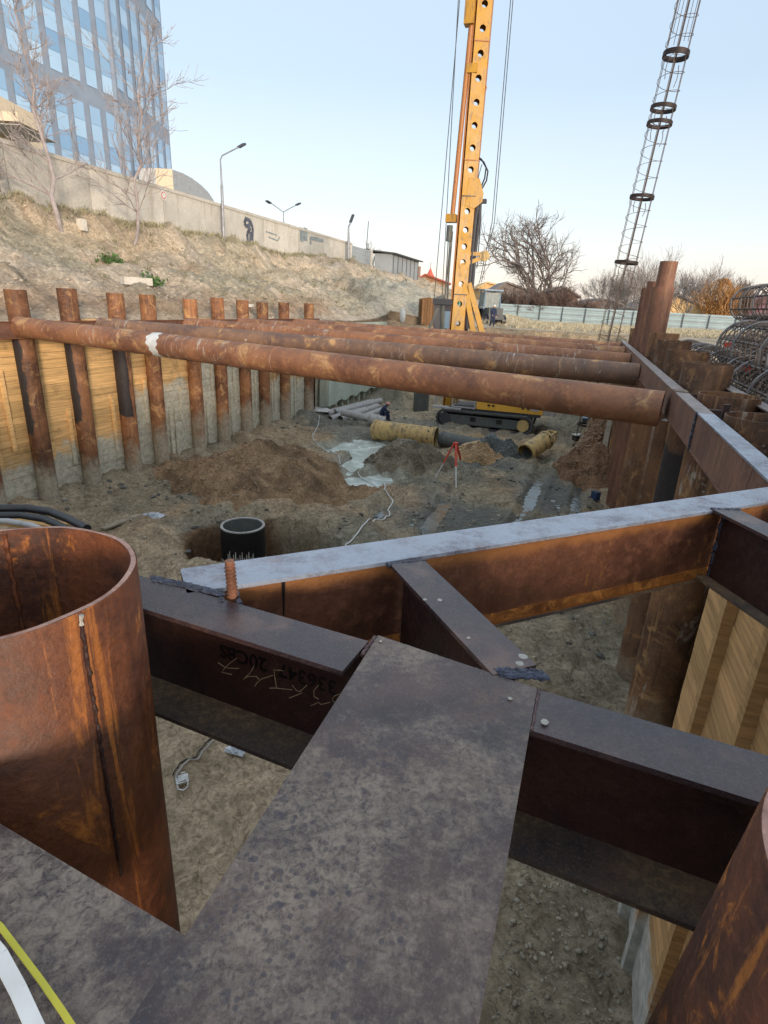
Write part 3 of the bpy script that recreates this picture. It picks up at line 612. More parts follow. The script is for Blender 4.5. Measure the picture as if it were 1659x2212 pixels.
# ------------------------------------------------------------------ right wall
ZT = 5.55
RP = [(2.6, 4.9, m_pileR), (6.7, 5.6, m_pileR), (8.4, 5.62, m_pileR), (10.25, 5.88, m_pileD), (12.4, 5.95, m_pileR), (14.7, 6.05, m_pileR), (17.0, 6.15, m_pileR), (19.0, 7.35, m_tall), (21.2, 7.6, m_tall), (23.4, 7.5, m_tall), (25.6, 6.1, m_pileR)]
RL = ['nearest to the corner of the waler', 'with a big round rim behind the weld joint of the waler', 'cut level with the waler top, open rim orange inside', 'coated dark, its square looking top above the waler', 'brown, with the second flat top above the waler', 'brown, with the third flat top above the waler', 'brown, low top in front of the tall ones', 'tallest and widest, rising high over the waler', 'tall, standing left behind the tallest', 'tall, slim looking, leftmost of the tall three', 'last of the row, far end of the right waler']
for i, (s, zt, mt) in enumerate(RP):
    rr = .3 if i == 7 else (.25 if i in (8, 9) else .36)
    root = MB().hollow((0, 0, -.6 if i != 1 else 4.3), (0, 0, zt), rr, .014, 40, .004).build('steel_pile', mt, None, True, ST(s, 1.43+rr), rnd.uniform(0, 6))
    if i == 7: MB().hollow((0, 0, 6.6), (.02, 0, 8.02), .235, .012, 36).build('inner_pipe', m_tall, root, True)
    tag(root, 'right row pipe pile, '+RL[i], 'pile', 'pipe piles of the right row')
for i, (a, c2) in enumerate(zip(RP, RP[1:])):
    if c2[0]-a[0] > .95 and i > 1:
        lag_bay(a[0]+.2, c2[0]-.2, 1.72, m_woodR, 'board lagging between two piles of the right row, '+['', 'by the dark shadowed corner', 'just left of the dark coated pile', 'beyond the dark coated pile', 'under the second flat topped pile', 'under the third flat topped pile', 'before the tall piles', 'between tall piles, near', 'between tall piles, far', 'at the far end'][i], z1=4.9, group='timber lagging bays of the right row')
root = lag_bay(1.2, 5.5, 1.43, m_woodR, 'bright yellow pine board lagging at the near right corner', z1=5.0, group='timber lagging bays of the right row', bh=(.16, .22), jit=.15)
for (x, w) in ((3.45, .13), (2.5, .13)):
    MB().box((x, .07, 2.4), (w*.8, .09, 4.9), tone=.02).build('batten', m_woodR, root)
MB().box((4.05, .08, 1.2), (.14, .1, 2.6), tone=.3).build('batten', m_woodR, root)
def ibeam(root, p, q, w, h, tw, mt_top, mt_web, mt_low, tf=.016, tweb=.014, webs=(0,), fl_scale=1.):
    """top of the beam runs p -> q; coordinates relative to root"""
    p, q = Vector(p), Vector(q); dz = Vector((0, 0, 1))
    MB().beam(p-dz*tf/2, q-dz*tf/2, w, tf).build('top_flange', mt_top, root)
    d = (q-p).normalized(); sd_ = d.cross(dz)
    m2 = MB()
    for k in webs: m2.beam(p+sd_*k-dz*(h/2), q+sd_*k-dz*(h/2), tweb, h-2*tf)
    m2.build('web', mt_web, root)
    MB().beam(p-dz*(h-tf/2), q-dz*(h-tf/2), w*fl_scale, tf).build('bottom_flange', mt_low, root)
O = ST(3.4, 1.31, ZT)
root = thing('right_waler', 'long steel waler beam with pale worn top along the right pile row', 'steel beam', O)
q = ST(27.5, 1.31, ZT)-O; mid = ST(7.0, 1.31, ZT)-O; mid2 = ST(9.05, 1.31, ZT)-O
ibeam(root, (0, 0, 0), mid*.999, .17, .42, 0, m_flpale, m_waler, m_waler, webs=(-.07, .07))
ibeam(root, mid, mid2, .17, .42, 0, m_flwaler, m_waler, m_waler, webs=(-.07, .07))
ibeam(root, mid2+AX*.03, q, .17, .42, 0, m_flwaler, m_waler, m_waler, webs=(-.07, .07))
z_ = Vector((0, 0, -.43)); e_ = -BX*.09
MB().weld([mid+e_+Vector((0, 0, .005)), mid+e_+z_*.5+AX*.01, mid+e_+z_], .016).build('weld_bead', m_weld, root)
MB().box(mid2-Vector((0, 0, -.006)), (.17, .28, .012), AXA-math.pi/2).build('cover_plate', m_flrusty, root)
MB().beam(mid2-BX*.1+Vector((0, 0, -.43)), mid2-BX*.02+AX*.2+Vector((0, 0, -.43)), .12, .012).build('shelf_bracket', m_wpipe, root)
O = ST(3.0, 2.14, ZT)
root = thing('outer_waler', 'outer steel beam with a smooth pale top, beside the stacked rebar cages', 'steel beam', O)
ibeam(root, (0, 0, 0), ST(17.5, 2.14, ZT)-O, .16, .42, 0, m_flwaler, m_waler, m_waler, webs=(0,))
for i, s in enumerate((5.0, 6.5, 7.85, 9.4, 11.2, 13.5, 15.9, 18.1, 20, 22, 24.3)):
    o = MB().beam((0, 0, 0), BX*.66, .1, .12).build('spacer_bar', m_webd if i else m_flrusty, None, False, ST(s, 1.4, ZT-.12))
    tag(o, 'short dark steel bar bridging the two right walers, '+ORD[i]+' counted from the camera', 'steel bar', 'spacer bars between the right walers')
tag(MB().box((0, 0, .06), (.11, .014, .14), .5).build('steel_tab', m_flange, None, False, PZ(1565, 900, ZT)), 'small upright grey steel tab on top of the right waler', 'steel tab')
o = MB(); o.blob((0, 0, .03), (.13, .045, .035), 12, 6, .1)
tag(o.build('work_glove', m_wp, None, True, PZ(1553, 829, ZT+.01), -1.0), 'dirty white work glove lying on the outer waler', 'glove')
# ------------------------------------------------------------------ near corner steelwork
k_ = .594
def V2(x, y, z=ZT): return Vector((x*k_, y*k_, z))
dB = Vector((.922, -.388, 0)).normalized(); nB = Vector((dB.y, -dB.x, 0))      # nB points to the camera side
if nB.y > 0: nB = -nB
B0 = Vector((-.87, 1.819, ZT))
BW, BH = .168, .425
def Bp(u, off=0., z=0.): return B0+dB*u+nB*off+Vector((0, 0, z))
def near_beam(label, u0, u1, ctop, seed):
    root = thing('waler_beam', label, 'steel beam', Bp(u0, BW/2), 0, 'waler beams of the near wall'); L = u1-u0
    p, q = Vector((0, 0, 0)), dB*L
    MB().beam(p-Vector((0, 0, .008)), q-Vector((0, 0, .008)), BW, .016).build('top_flange', ctop, root)
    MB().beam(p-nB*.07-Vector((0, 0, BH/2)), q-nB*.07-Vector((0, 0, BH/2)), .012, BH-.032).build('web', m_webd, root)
    MB().beam(p-Vector((0, 0, BH-.008)), q-Vector((0, 0, BH-.008)), BW, .016).build('bottom_flange', m_flrusty, root)
    return root
uC0 = (V2(-.05*1, 2.5)-B0).dot(dB)
uL = (Vector((-.035, 1.45, 0))-B0).dot(dB); uR = (V2(.62, 2.15)-B0).dot(dB)
rB1 = near_beam('purple grey I beam with chalk marks on its web, left of the wide plate', -1.3, uL, m_flange, 1)
rB2 = near_beam('purple grey I beam running right from the wide plate to the corner pipe', uR-.02, 4.2, m_flange, 2)
# the wide plate C and the joined plate D
C1, C2 = PZ(817, 1372, ZT+.004), PZ(1160, 1487, ZT+.004); C3, C4 = PZ(1035, 2212, ZT+.004), PZ(330, 2130, ZT+.004)
cl = (C4-C1).normalized(); cr = (C3-C2).normalized()
C4b, C3b = C1+cl*2.1, C2+cr*2.0
root = thing('steel_plate', 'wide spattered steel plate running from the beams towards the viewer', 'steel plate', (C1+C2)/2)
def rel(p): return (p-(C1+C2)/2)
m_ = MB(); m_.prism([(rel(p).x, rel(p).y) for p in (C1, C4b, C3b, C2)], -.022, 0); m_.build('plate', m_plate, root)
m_ = MB(); mid_ = (rel(C1)+rel(C2))/2; md = (cl+cr).normalized()
for k in (-.1, .1): m_.beam(mid_+md*.22+BX*k+Vector((0, 0, -.23)), mid_+md*1.9+BX*k+Vector((0, 0, -.23)), .014, .41)
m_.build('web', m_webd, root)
w = MB().weld([rel(C2)+Vector((.006, 0, -.004)), rel(C2)+cr*.17+Vector((.004, 0, -.004))], .0045, .006)
w.weld([rel(C1)+Vector((0, 0, -.006)), rel(C1).lerp(rel(C2), .985)+Vector((0, 0, -.006))], .0045, .008); w.weld([rel(C1)-Vector((0.01, 0, .012)), rel(C1)+cl*.1-Vector((.012, 0, .012))], .011, .01)
w.build('weld_bead', m_wpurple, root)
D1, D2, D3 = PZ(385, 2004, ZT), PZ(0, 1772, ZT), PZ(300, 2120, ZT)
dd = (D2-D1).normalized()
root = thing('steel_plate', 'short dark steel plate in the lower left corner, welded to the wide plate', 'steel plate', D1)
poly = [D1-dd*.07, D1+dd*1.3, D1+dd*1.3+cl*.5, D1+cl*.62-dd*.07]
sh = Vector((-.006, -.002, 0))
m_ = MB(); m_.prism([((p-D1+sh).x, (p-D1+sh).y) for p in poly], -.02, 0); m_.build('plate', m_plate, root)
m_ = MB(); m_.beam(cl*.25+dd*.1+Vector((0, 0, -.22)), cl*.25+dd*1.3+Vector((0, 0, -.22)), .014, .4); m_.build('web', m_webd, root)
MB().weld([sh-Vector((0,0,.008)), sh+cl*.5-Vector((0,0,.008))], .0045, .008).build('weld_bead', m_wpurple, root)
# diagonal corner brace A (box of two channels)
A1, A2 = V2(-1.35, 3.0), V2(4.6, 5.86); dA = (A2-A1).normalized(); nA = Vector((dA.y, -dA.x, 0))
A1 = V2(-1.0, 3.11)-dA*.12
root = thing('corner_brace', 'long box beam with a whitish top crossing the corner diagonally', 'steel beam', A1)
La = 3.62
MB().beam(Vector((0, 0, -.008)), dA*La-Vector((0, 0, .008)), .2, .016).build('top_flange', m_flpale, root)
m_ = MB()
for k in (-.085, .085): m_.beam(dA*.0+nA*k-Vector((0, 0, .215)), dA*La+nA*k-Vector((0, 0, .215)), .014, .398)
m_.build('web', m_web, root)
MB().beam(Vector((0, 0, -.422)), dA*La-Vector((0, 0, .422)), .192, .016).build('bottom_flange', m_flrusty, root)
m_ = MB(); 
for k in (.0,): m_.beam(nA*.094+dA*.3-Vector((0, 0, .375)), nA*.094+dA*(La-.3)-Vector((0, 0, .375)), .004, .05)
m_.build('rusty_edge', m_oredge, root)
td = PZ(617, 1256, ZT)-A1; tq = dA*td.dot(dA)+nA*.0935
m_ = MB(); m_.tube([tq-Vector((0, 0, .018)), tq+dA*.001-Vector((0, 0, .1)), tq-Vector((0, 0, .19))], [.008, .004, .0015], 6); m_.build('tar_drip', m_black, root)
def Aat(p):   # foot on brace A near edge
    return A1+dA*((p-A1).dot(dA))+nA*.1
def cross(label, pa, pb, w=.15, ext=.0):
    O_ = Vector(pa); q_ = Vector(pb)-O_; root = thing('brace_beam', label, 'steel beam', O_, 0, 'short braces between the corner brace and the near waler')
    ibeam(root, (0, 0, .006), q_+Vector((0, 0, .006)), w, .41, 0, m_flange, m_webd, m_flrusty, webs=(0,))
    return root
pa = (PZ(835, 1215, ZT)+PZ(915, 1210, ZT))/2; pb = (PZ(1040, 1440, ZT)+PZ(1205, 1480, ZT))/2
dE = (pb-pa).normalized()
rE = cross('short blue grey brace with cement spots, between the wide plate and the whitish brace', pa+dE*.012, pb-dE*.02, .145)
w = MB(); nE = Vector((dE.y, -dE.x, 0)); q_ = pb-pa
for off in (.0, .008, .016, .024, .032): w.weld([q_+nE*.055+dE*(off-.055)+Vector((0, 0, .004)), q_-nE*.07+dE*(off+.0)-Vector((0, 0, -.004))], .0075, .008)
w.weld([nE*.08, -nE*.08+dE*.01], .01); w.build('weld_bead', m_weld, rE)
fa = V2(3.08, 4.86); fb = Bp(3.35, 0.)
rF = cross('dark brace with a thin pale top at the right edge, welded under the whitish brace end', fa, fb, .15)
w = MB(); dF = (fb-fa).normalized(); w.weld([Vector((-.07, 0, 0)), Vector((.08, .0, 0))], .012); w.weld([Vector((0, 0, 0))+dF*.01, dF*.01+Vector((0, 0, -.41))], .014); w.build('weld_bead', m_weld, rF)
# welds, rebar stub, spatter on the left joint
w = MB(); pj = [PZ(330, 1248, ZT), PZ(400, 1262, ZT), PZ(480, 1282, ZT)]; j0 = pj[0]
for k in range(7): w.weld([p-j0+Vector((.004*(k-3), -.0075*(k-2)*(.4+.6*(k % 2)), .001)) for p in pj], .0055, .007)
w.blob(tuple(PZ(505, 1285, ZT)-j0), (.022, .02, .016)); w.blob(tuple(PZ(478, 1296, ZT)-j0), (.012, .01, .01)); w.blob(tuple(PZ(515, 1298, ZT)-j0+Vector((0, 0, -.02))), (.015, .012, .03))
w.build('weld_bead', m_weld, rB1, True, loc=j0-rB1.location)
rp = PZ(503, 1290, ZT)
m_ = MB(); m_.tube([(0, 0, 0), (-.006, .002, .135)], .0155, 12)
for i in range(9):
    z = .014+i*.0135; m_.tube([(.0155*math.cos(a)*1.05-.0006*i, .0155*math.sin(a)*1.05, z+.004*a) for a in np.linspace(-3.0, .2, 9)], .0032, 5)
tag(m_.build('rebar_stub', m_rebrust, None, True, rp), 'short ribbed rebar stub welded upright at the left beam joint', 'rebar stub')
def spots(root, lst, nm='cement_spot'):
    for (x, y, r) in lst:
        MB().disc(PZ(x, y, ZT+.0065)-root.location, (0, 0, 1), r*1.1, .0025).build(nm, m_spat, root, True)
spots(rE, [(918, 1295, .007), (950, 1296, .0085), (1130, 1418, .013), (1122, 1433, .011), (1012, 1378, .006)])
spots(rB2, [(1177, 1559, .0095)])
spots([o for o in bpy.data.objects if o.name == 'steel_plate'][0], [(1102, 1509, .006), (822, 1385, .004)])
# chalk scribbles and stencilled number on the web of the left near beam
def onweb(x, y):
    n = nB; P0 = Bp(0, BW/2-.07+.0065); d = ray(x, y); return CAM+d*((P0-CAM).dot(n)/d.dot(n))
def cr_(x, y): return ((480+x*.3436)/1.3562, (1820+y*.3436)/1.3562)
m_chalk = plain('chalk', (.42, .3, .17), .9, 0, .3, 60)
CH = [[(460, 350), (510, 385), (550, 400), (640, 402)], [(620, 315), (560, 360), (510, 410), (495, 435), (580, 455)], [(770, 380), (735, 440), (680, 492)], [(680, 492), (720, 470), (790, 470), (815, 500)], [(930, 460), (830, 495), (790, 530), (775, 555)],
      [(1020, 420), (940, 415), (945, 470), (960, 560)], [(900, 570), (960, 570), (1095, 585)], [(1095, 545), (1130, 590), (1160, 600), (1220, 545)], [(1180, 610), (1120, 635), (1070, 655)], [(1320, 545), (1280, 590), (1280, 640), (1320, 665)], [(1255, 720), (1320, 690), (1340, 710), (1420, 690)], [(1500, 620), (1450, 640), (1435, 670), (1460, 700)]]
for st_ in CH:
    pts = [onweb(*cr_(*p))-rB1.location for p in st_]
    MB().tube(pts, .0016, 5).build('chalk_stroke', m_chalk, rB1)
m_sten = plain('black stencil paint', (.004, .004, .005), .4, 0, .1)
def text_mesh(txt, size, mat, nm, parent, M_):
    cu = bpy.data.curves.new('txt', 'FONT'); cu.body = txt; cu.size = size; cu.extrude = .0006; cu.offset = .0012
    to = bpy.data.objects.new('txt', cu); sc.collection.objects.link(to); bpy.context.view_layer.update()
    me = bpy.data.meshes.new_from_object(to); me.materials.clear(); me.materials.append(mat)
    bpy.data.objects.remove(to); o = bpy.data.objects.new(nm, me); sc.collection.objects.link(o); o.parent = parent; o.matrix_local = M_; return o
tp = onweb(*cr_(1480, 520))-rB1.location      # starts at the right, upside down
R = Matrix((-dB, Vector((0, 0, -1)), nB)).transposed().to_4x4(); R.translation = tp
text_mesh('336347  20C8S', .074, m_sten, 'stencil_number', rB1, R)
# near pipes
def near_pipe(label, cx, cy, zt, R, lean=(0, 0), cable=True, hi=m_pipe):
    root = thing('large_pipe', label, 'pipe pile', (cx, cy, 0), 0, 'large pipe piles in the foreground'); n = 96
    top = Vector((0, 0, zt)); bot = Vector((lean[0], lean[1], -.6)); m_ = MB(); vs = []
    for k, (c, rr) in enumerate(((bot, R), (top-Vector((0, 0, .004)), R), (top, R-.003))):
        for j in range(n):
            th = 2*math.pi*j/n; vs.append(c+Vector((math.cos(th), math.sin(th), 0))*rr)
    m_.add(vs, [(k*n+j, k*n+(j+1) % n, (k+1)*n+(j+1) % n, (k+1)*n+j) for k in range(2) for j in range(n)]); m_.build('outer_wall', hi, root, True)
    m_ = MB(); vs = []; w_ = .016
    for c, rr in ((top, R-.003), (top+Vector((0, 0, .0)), R-w_)):
        for j in range(n): th = 2*math.pi*j/n; vs.append(c+Vector((math.cos(th), math.sin(th), 0))*rr+Vector((0, 0, .0015*math.sin(9*th))))
    m_.add(vs, [(j, (j+1) % n, n+(j+1) % n, n+j) for j in range(n)]); m_.build('cut_rim', m_cut, root)
    m_ = MB(); vs = []
    for c in (top, bot):
        for j in range(n): th = 2*math.pi*j/n; vs.append(c+Vector((math.cos(th), math.sin(th), 0))*(R-w_))
    m_.add(vs, [(j, (j+1) % n, n+(j+1) % n, n+j) for j in range(n)]); m_.build('inner_wall', m_pipein, root, True)
    return root
LPc = (-.98, 1.26); rP = near_pipe('big open rusty pipe with a pale cut rim at the left edge', -.98, 1.26, 5.82, .34)
th = math.radians(118); q = Vector((math.cos(th)*.322, math.sin(th)*.322, 0))
MB().weld([q+Vector((0, 0, 5.81)), q+Vector((0, 0, 4.2))], .0075, .02).build('inner_seam', m_pipein, rP)
q = PZ(175, 1326, 5.82)-Vector((-.98, 1.26, 0)); q.z = 0; q.normalize()
MB().weld([q*.341+Vector((0, 0, 5.8)), q*.341+Vector((.001, 0, 5.0))], .0055, .012).build('outer_seam', m_webd, rP)
MB().weld([q*.345+Vector((0, 0, 5.815)), q*.3435+Vector((0, 0, 5.79))], .006, .01).build('weld_drop', m_spat, rP)
rP2 = near_pipe('orange streaked rusty pipe rising at the lower right corner', .874, .469, 5.8, .34, (-.62, .1), False, rust('streaked pipe rust', (.035, .014, .01), (.13, .042, .018), (.5, .17, .025), .53, (.5, .8), 3.2, True, 0, (1, 1, 1), (4.1, 1.0, (.4, .36, .3)), .5))
# hoses and board behind the left pipe, strap in the lower corner
for i, (off, r, mt, lb) in enumerate([((0, 0), .017, m_black, 'thick black hose, outermost of the bundle behind the open pipe'), ((.0, -.05), .014, m_black, 'black hose, middle of the bundle behind the open pipe'), ((-.03, -.09), .012, m_wpipe, 'pale grey hose, innermost of the bundle behind the open pipe')]):
    pts = []
    for (x, y) in [(-260, 1190), (-120, 1120), (0, 1098), (60, 1098), (110, 1106), (150, 1122), (188, 1142)]:
        p = PZ(x, y, ZT+.1); pts.append(p+Vector((off[0], off[1], -.012*i)))
    o0 = pts[0]; m_ = MB(); m_.tube([p-o0 for p in pts], r, 12)
    tag(m_.build('hose', mt, None, True, o0), lb, 'hose', 'hoses bundled behind the open pipe')
bp = PZ(50, 1128, ZT+.0); tag(MB().box((0, 0, 0), (.42, .06, .03), -.22, tone=.9).build('wooden_board', wood('bright board', (.55, .33, .12), -9), None, False, bp), 'bright orange wooden board under the hoses behind the open pipe', 'board')
m_yr = plain('yellow strap cloth', (.55, .5, .05), .7); s0 = PZ(-20, 1990, ZT+.03)
pts = [PZ(x, y, ZT+.02) for x, y in ((-60, 1960), (0, 2000), (45, 2060), (90, 2120), (135, 2185), (190, 2270))]
m_ = MB(); 
for a, c in zip(pts, pts[1:]): m_.beam(a-s0, c-s0, .008, .004)
tag(m_.build('yellow_strap', m_yr, None, False, s0), 'thin yellow strap across the lower left corner', 'strap')
pts = [PZ(x, y, ZT+.03) for x, y in ((-70, 1980), (0, 2065), (40, 2140), (85, 2240))]
m_ = MB(); 
for a, c in zip(pts, pts[1:]): m_.beam(a-s0, c-s0, .02, .006)
tag(m_.build('white_batten', m_wp, None, False, s0), 'dirty white strip at the lower left corner beside the yellow strap', 'strip')
# ------------------------------------------------------------------ things on the pit floor
root = thing('well_pipe', 'black coated concrete pipe with pale rim standing in its dug hole', 'pipe', Vector((-4.02, 12.42, 0)) )
c0 = (PZ(475, 1132, .55)+PZ(573, 1132, .55))/2; c0.z = 0; Rw = (PZ(475, 1132, .55)-PZ(573, 1132, .55)).length/2; root.location = c0
MB().hollow((0, 0, -.4), (0, 0, .5), Rw, .07, 48).build('black_coating', m_black, root, True)
MB().hollow((0, 0, -1.9), (0, 0, -.4), Rw-.004, .07, 48).build('bare_concrete', m_conc2, root, True)
MB().hollow((0, 0, .5), (0, 0, .53), Rw-.01, .07, 48).build('rim', m_wpipe, root, True)
MB().hollow((0, 0, -.4), (0, 0, .49), Rw-.068, .01, 40).build('inner_lining', m_mudsteel, root, True); MB().tube([(0, 0, -.22), (0, 0, -.2)], Rw-.08, 32).build('fill', m_shot, root)
m_ = MB()
for j in range(13):
    th = math.radians(-118+j*5.5); p = Vector((math.cos(th), math.sin(th), 0))*(Rw+.002); t_ = Vector((-math.sin(th), math.cos(th), 0))*.02
    z1 = -.12+.1*math.sin(j*2.1)
    m_.add([p-t_+Vector((0, 0, -.41)), p+t_+Vector((0, 0, -.41)), p+t_*.3+Vector((0, 0, z1)), p-t_*.5+Vector((0, 0, z1-.02))], [(0, 1, 2, 3)])
m_.build('pale_drips', m_conc2, root)
# tripod
tb = [PZ(985, 1053, .03), PZ(937, 1038, .03), PZ(1003, 1022, .03)]; th_ = PZ(980, 963, 1.5); th_ = Vector((2.68, 21.75, 1.62))
root = thing('survey_tripod', 'red and white surveying tripod standing on the muddy floor', 'tripod', Vector((th_.x, th_.y, 0)))
for p in tb:
    p = p-root.location; tpp = Vector((0, 0, 1.55))+(p-Vector((0, 0, 0))).normalized()*.07; mdp = tpp.lerp(p, .52)
    lg = MB().beam(tpp, mdp, .075, .04).build('leg', m_red, root); MB().beam(mdp, p, .045, .03).build('lower_leg', m_wp, lg)
MB().tube([(0, 0, 1.52), (0, 0, 1.6), (0, 0, 1.61)], [.1, .1, .05], 14).build('head', m_red, root, True)
o = MB().tube([(0, 0, 0), PZ(1085, 1000, .1)-PZ(983, 1047, .06)], .022, 8).build('wooden_pole', m_plank, None, True, PZ(983, 1047, .06)); tag(o, 'thin pale pole lying on the mud right of the tripod', 'pole')
# cables
def floor_cable(name, pts, r, mat, label, lift=.03, cat='cable'):
    P_ = []; 
    for a, c in zip(pts, pts[1:]):
        for i in range(6): P_.append(Vector(a).lerp(Vector(c), i/6))
    P_.append(Vector(pts[-1])); P_ = [Vector((p.x, p.y, max(gz(p), -.17)+lift)) for p in P_]; o0 = P_[0].copy()
    return tag(MB().tube([p-o0 for p in P_], r, 6).build(name, mat, None, True, o0), label, cat)
CP = [(690, 912), (686, 928), (675, 942), (682, 962), (700, 980), (725, 990), (760, 1015), (800, 1035), (825, 1050), (832, 1062), (830, 1075), (845, 1080), (848, 1090), (838, 1105), (842, 1115), (830, 1130), (805, 1140), (790, 1160), (765, 1180), (745, 1195), (700, 1225)]
floor_cable('white_cable', [PZ(x, y, .0) for x, y in CP], .022, m_wp, 'long thin white cable snaking over the pit floor', .04)
cc = PZ(695, 903, .1)
m_ = MB()
for i in range(6): m_.tube([(.5*math.cos(a)*(1-.07*i), .4*math.sin(a)*(1-.07*i), .03*i+.02*math.sin(3*a+i)) for a in np.linspace(0, 6.3, 20)], .03, 6)
tag(m_.build('hose_coil', m_wp, None, True, Vector((cc.x, cc.y, gz(cc)+.05))), 'coil of white hose on the ground below the cement facing', 'hose coil')
# casings
def lying(name, label, a, c, R, mt, parts=True, r2=None, cat='casing', group=None):
    a, c = Vector(a), Vector(c); root = thing(name, label, cat, a, 0, group); d = c-a; L = d.length; q = d.to_track_quat('X', 'Z').to_euler()
    o = MB().hollow((0, 0, 0), (L, 0, 0), R, .03, 32, .0).build('barrel', mt, root, True); o.rotation_euler = q
    for f in (.03, .93):
        o = MB().hollow((L*f, 0, 0), (L*f+.12, 0, 0), R+.03, .06, 32).build('collar', mt, root, True); o.rotation_euler = q
    m_ = MB()
    for j in range(8): th = j*math.pi/4; m_.tube([(L*.9, math.cos(th)*(R-.01), math.sin(th)*(R-.01)), (L*.9, math.cos(th)*(R+.035), math.sin(th)*(R+.035))], .05, 8)
    o = m_.build('bolt', m_dark, root, True); o.rotation_euler = q
    return root
lying('drill_casing', 'yellow steel casing smeared with mud lying behind the slurry pool', Vector((-.75, 29.2, .42)), Vector((2.45, 28.1, .38)), .5, m_mudyel)
lying('drill_casing', 'dark blue grey steel casing lying right of the yellow one', Vector((2.7, 28.3, .3)), Vector((4.75, 27.0, .28)), .36, m_mudsteel)
bA, bC = Vector((6.35, 25.4, .42)), Vector((7.55, 26.6, .85))
root = lying('drilling_bucket', 'muddy yellow drilling bucket with square kelly socket lying tilted', bA, bC, .42, m_mudyel, cat='drilling tool')
d = bC-bA; o = MB(); L = d.length
for y_ in (-.2, .2):
    for z_1 in (-.2, .2): o.box((L+.3, y_, z_1), (.6, .07, .07))
for y_ in (-.2, .2): o.box((L+.58, y_, 0), (.07, .07, .46))
for z_1 in (-.2, .2): o.box((L+.58, 0, z_1), (.07, .46, .07))
o.tube([(L, 0, 0), (L+.12, 0, 0)], .34, 20)
ob = o.build('kelly_socket', m_mudyel, root); ob.rotation_euler = d.to_track_quat('X', 'Z').to_euler()
# pale pipes at the far left
PIP = [((705, 893), (805, 868), .12, 'upper left pipe of the pale pile'), ((722, 891), (822, 866), .12, 'upper right pipe of the pale pile'), ((712, 905), (790, 885), .11, 'lower left pipe of the pale pile'), ((735, 905), (815, 878), .12, 'lower middle pipe of the pale pile'), ((768, 908), (830, 884), .11, 'pale pipe with open end lying right of the pile')]
for i, ((x0, y0), (x1, y1), r, lb) in enumerate(PIP):
    z = (.42 if i < 2 else .2); a = PZ(x0, y0, z); c = PZ(x1, y1, z+.1); c = a+(c-a).normalized()*min((c-a).length, 5.5)
    o = MB().hollow((0, 0, 0), c-a, .2, .02, 20).build('drain_pipe', m_wpipe, None, True, a); tag(o, lb+' under the cement facing', 'pipe', 'pale pipes stacked by the cement facing')
a = PZ(738, 890, .75); c = PZ(800, 905, .5); o = MB().tube([(0, 0, 0), (c-a)*.95, (c-a)*1.0, (c-a)*1.5], [.2, .2, .34, .3], 20).build('tremie_pipe', m_wpipe, None, True, a); tag(o, 'pale pipe with a wide muddy sleeve lying across the stacked pipes', 'pipe')
o = MB().hollow((0, 0, 0), (0, 0, 1.35), .52, .03, 28).build('steel_barrel', m_mudsteel, None, True, Vector((2.15, 38.3, gz(Vector((2.15, 38.3, 0)))-.1)), 0); tag(o, 'dark grey steel drum standing upright near the far slope', 'drum')
for i, (x, y, lb) in enumerate([(1245, 972, 'small dark blue toolbox lying left of the standing cage'), (1256, 966, 'white lidded box behind the toolbox near the standing cage')]):
    p = PZ(x, y, .1); m_ = MB(); m_.box((0, 0, .14), (.5, .34, .26)); rr = thing('tool_box', lb, 'box', Vector((p.x, p.y, gz(p))), .3+i); m_.build('case', m_black if i == 0 else m_dgrey, rr); MB().box((0, 0, .3), (.53, .37, .05)).build('lid', m_blue if i else m_wp, rr)
for i, (x0, y0, x1, y1, lb) in enumerate([(1292, 1032, 1322, 948, 'long pale plank leaning on the right piles, lower one'), (1302, 1020, 1330, 955, 'long pale plank leaning on the right piles, upper one')]):
    a = PZ(x0, y0, .1); c = ST(a.dot(AX)+2.2, 1.35, 2.3-i*.3); o = MB().beam((0, 0, 0), c-a, .22, .04).build('plank', m_plank, None, False, a); tag(o, lb, 'plank', 'planks leaning on the right piles')
p = ST(21.3, 1.05, 0); tag(MB().box((0, 0, .17), (.2, .28, .3), .4).build('blue_canister', painted('blue plastic', (.02, .05, .12)), None, False, Vector((p.x, p.y, gz(p)))), 'dark blue canister at the foot of the right piles', 'canister')
a, c = PZ(222, 1142, .15), PZ(302, 1112, .1); tag(MB().beam((0, 0, 0), c-a, .2, .05).build('plank', m_plank, None, False, a), 'grey plank lying on the mud at the foot of the left wall', 'plank')
def crumple(name, label, p, r, mt, seed):
    g = MB(); n = 14; vs = []
    for i in range(n):
        for j in range(n):
            x, y = (i/(n-1)-.5)*2, (j/(n-1)-.5)*2; k = float(fbm(np.array([x*2+seed]), np.array([y*2]), .6, 3, seed)[0])
            vs.append((x*r[0]*(.8+.3*k), y*r[1]*(.8+.3*k), .02+r[2]*k*(1.2-max(abs(x), abs(y)))*2))
    g.add(vs, [(i*n+j, (i+1)*n+j, (i+1)*n+j+1, i*n+j+1) for i in range(n-1) for j in range(n-1)])
    return tag(g.build(name, mt, None, False, Vector((p.x, p.y, gz(p)+.02)), seed), label, 'plastic film')
m_film = NT('plastic film'); m_film.bump(m_film.noise(9, 5), .6, .03); m_film = m_film.set(m_film.mix(m_film.step(m_film.noise(4), .4, .6), (.3, .33, .36), (.5, .53, .58)), .2, 0, .6)
crumple('plastic_film', 'crumpled clear plastic film left of the black well pipe', PZ(330, 1132, 0), (.36, .22, .12), m_film, 3)
crumple('plastic_film', 'scrap of plastic film under the chalk marked beam', PZ(510, 1632, 0), (.16, .09, .07), m_film, 6)
cp = PZ(395, 1700, .0); rz = .95
root = thing('cable_clamp', 'shiny silver welding clamp bracket lying on the sand below the open pipe', 'clamp', Vector((cp.x, cp.y, gz(cp)+.03)), -1.15)
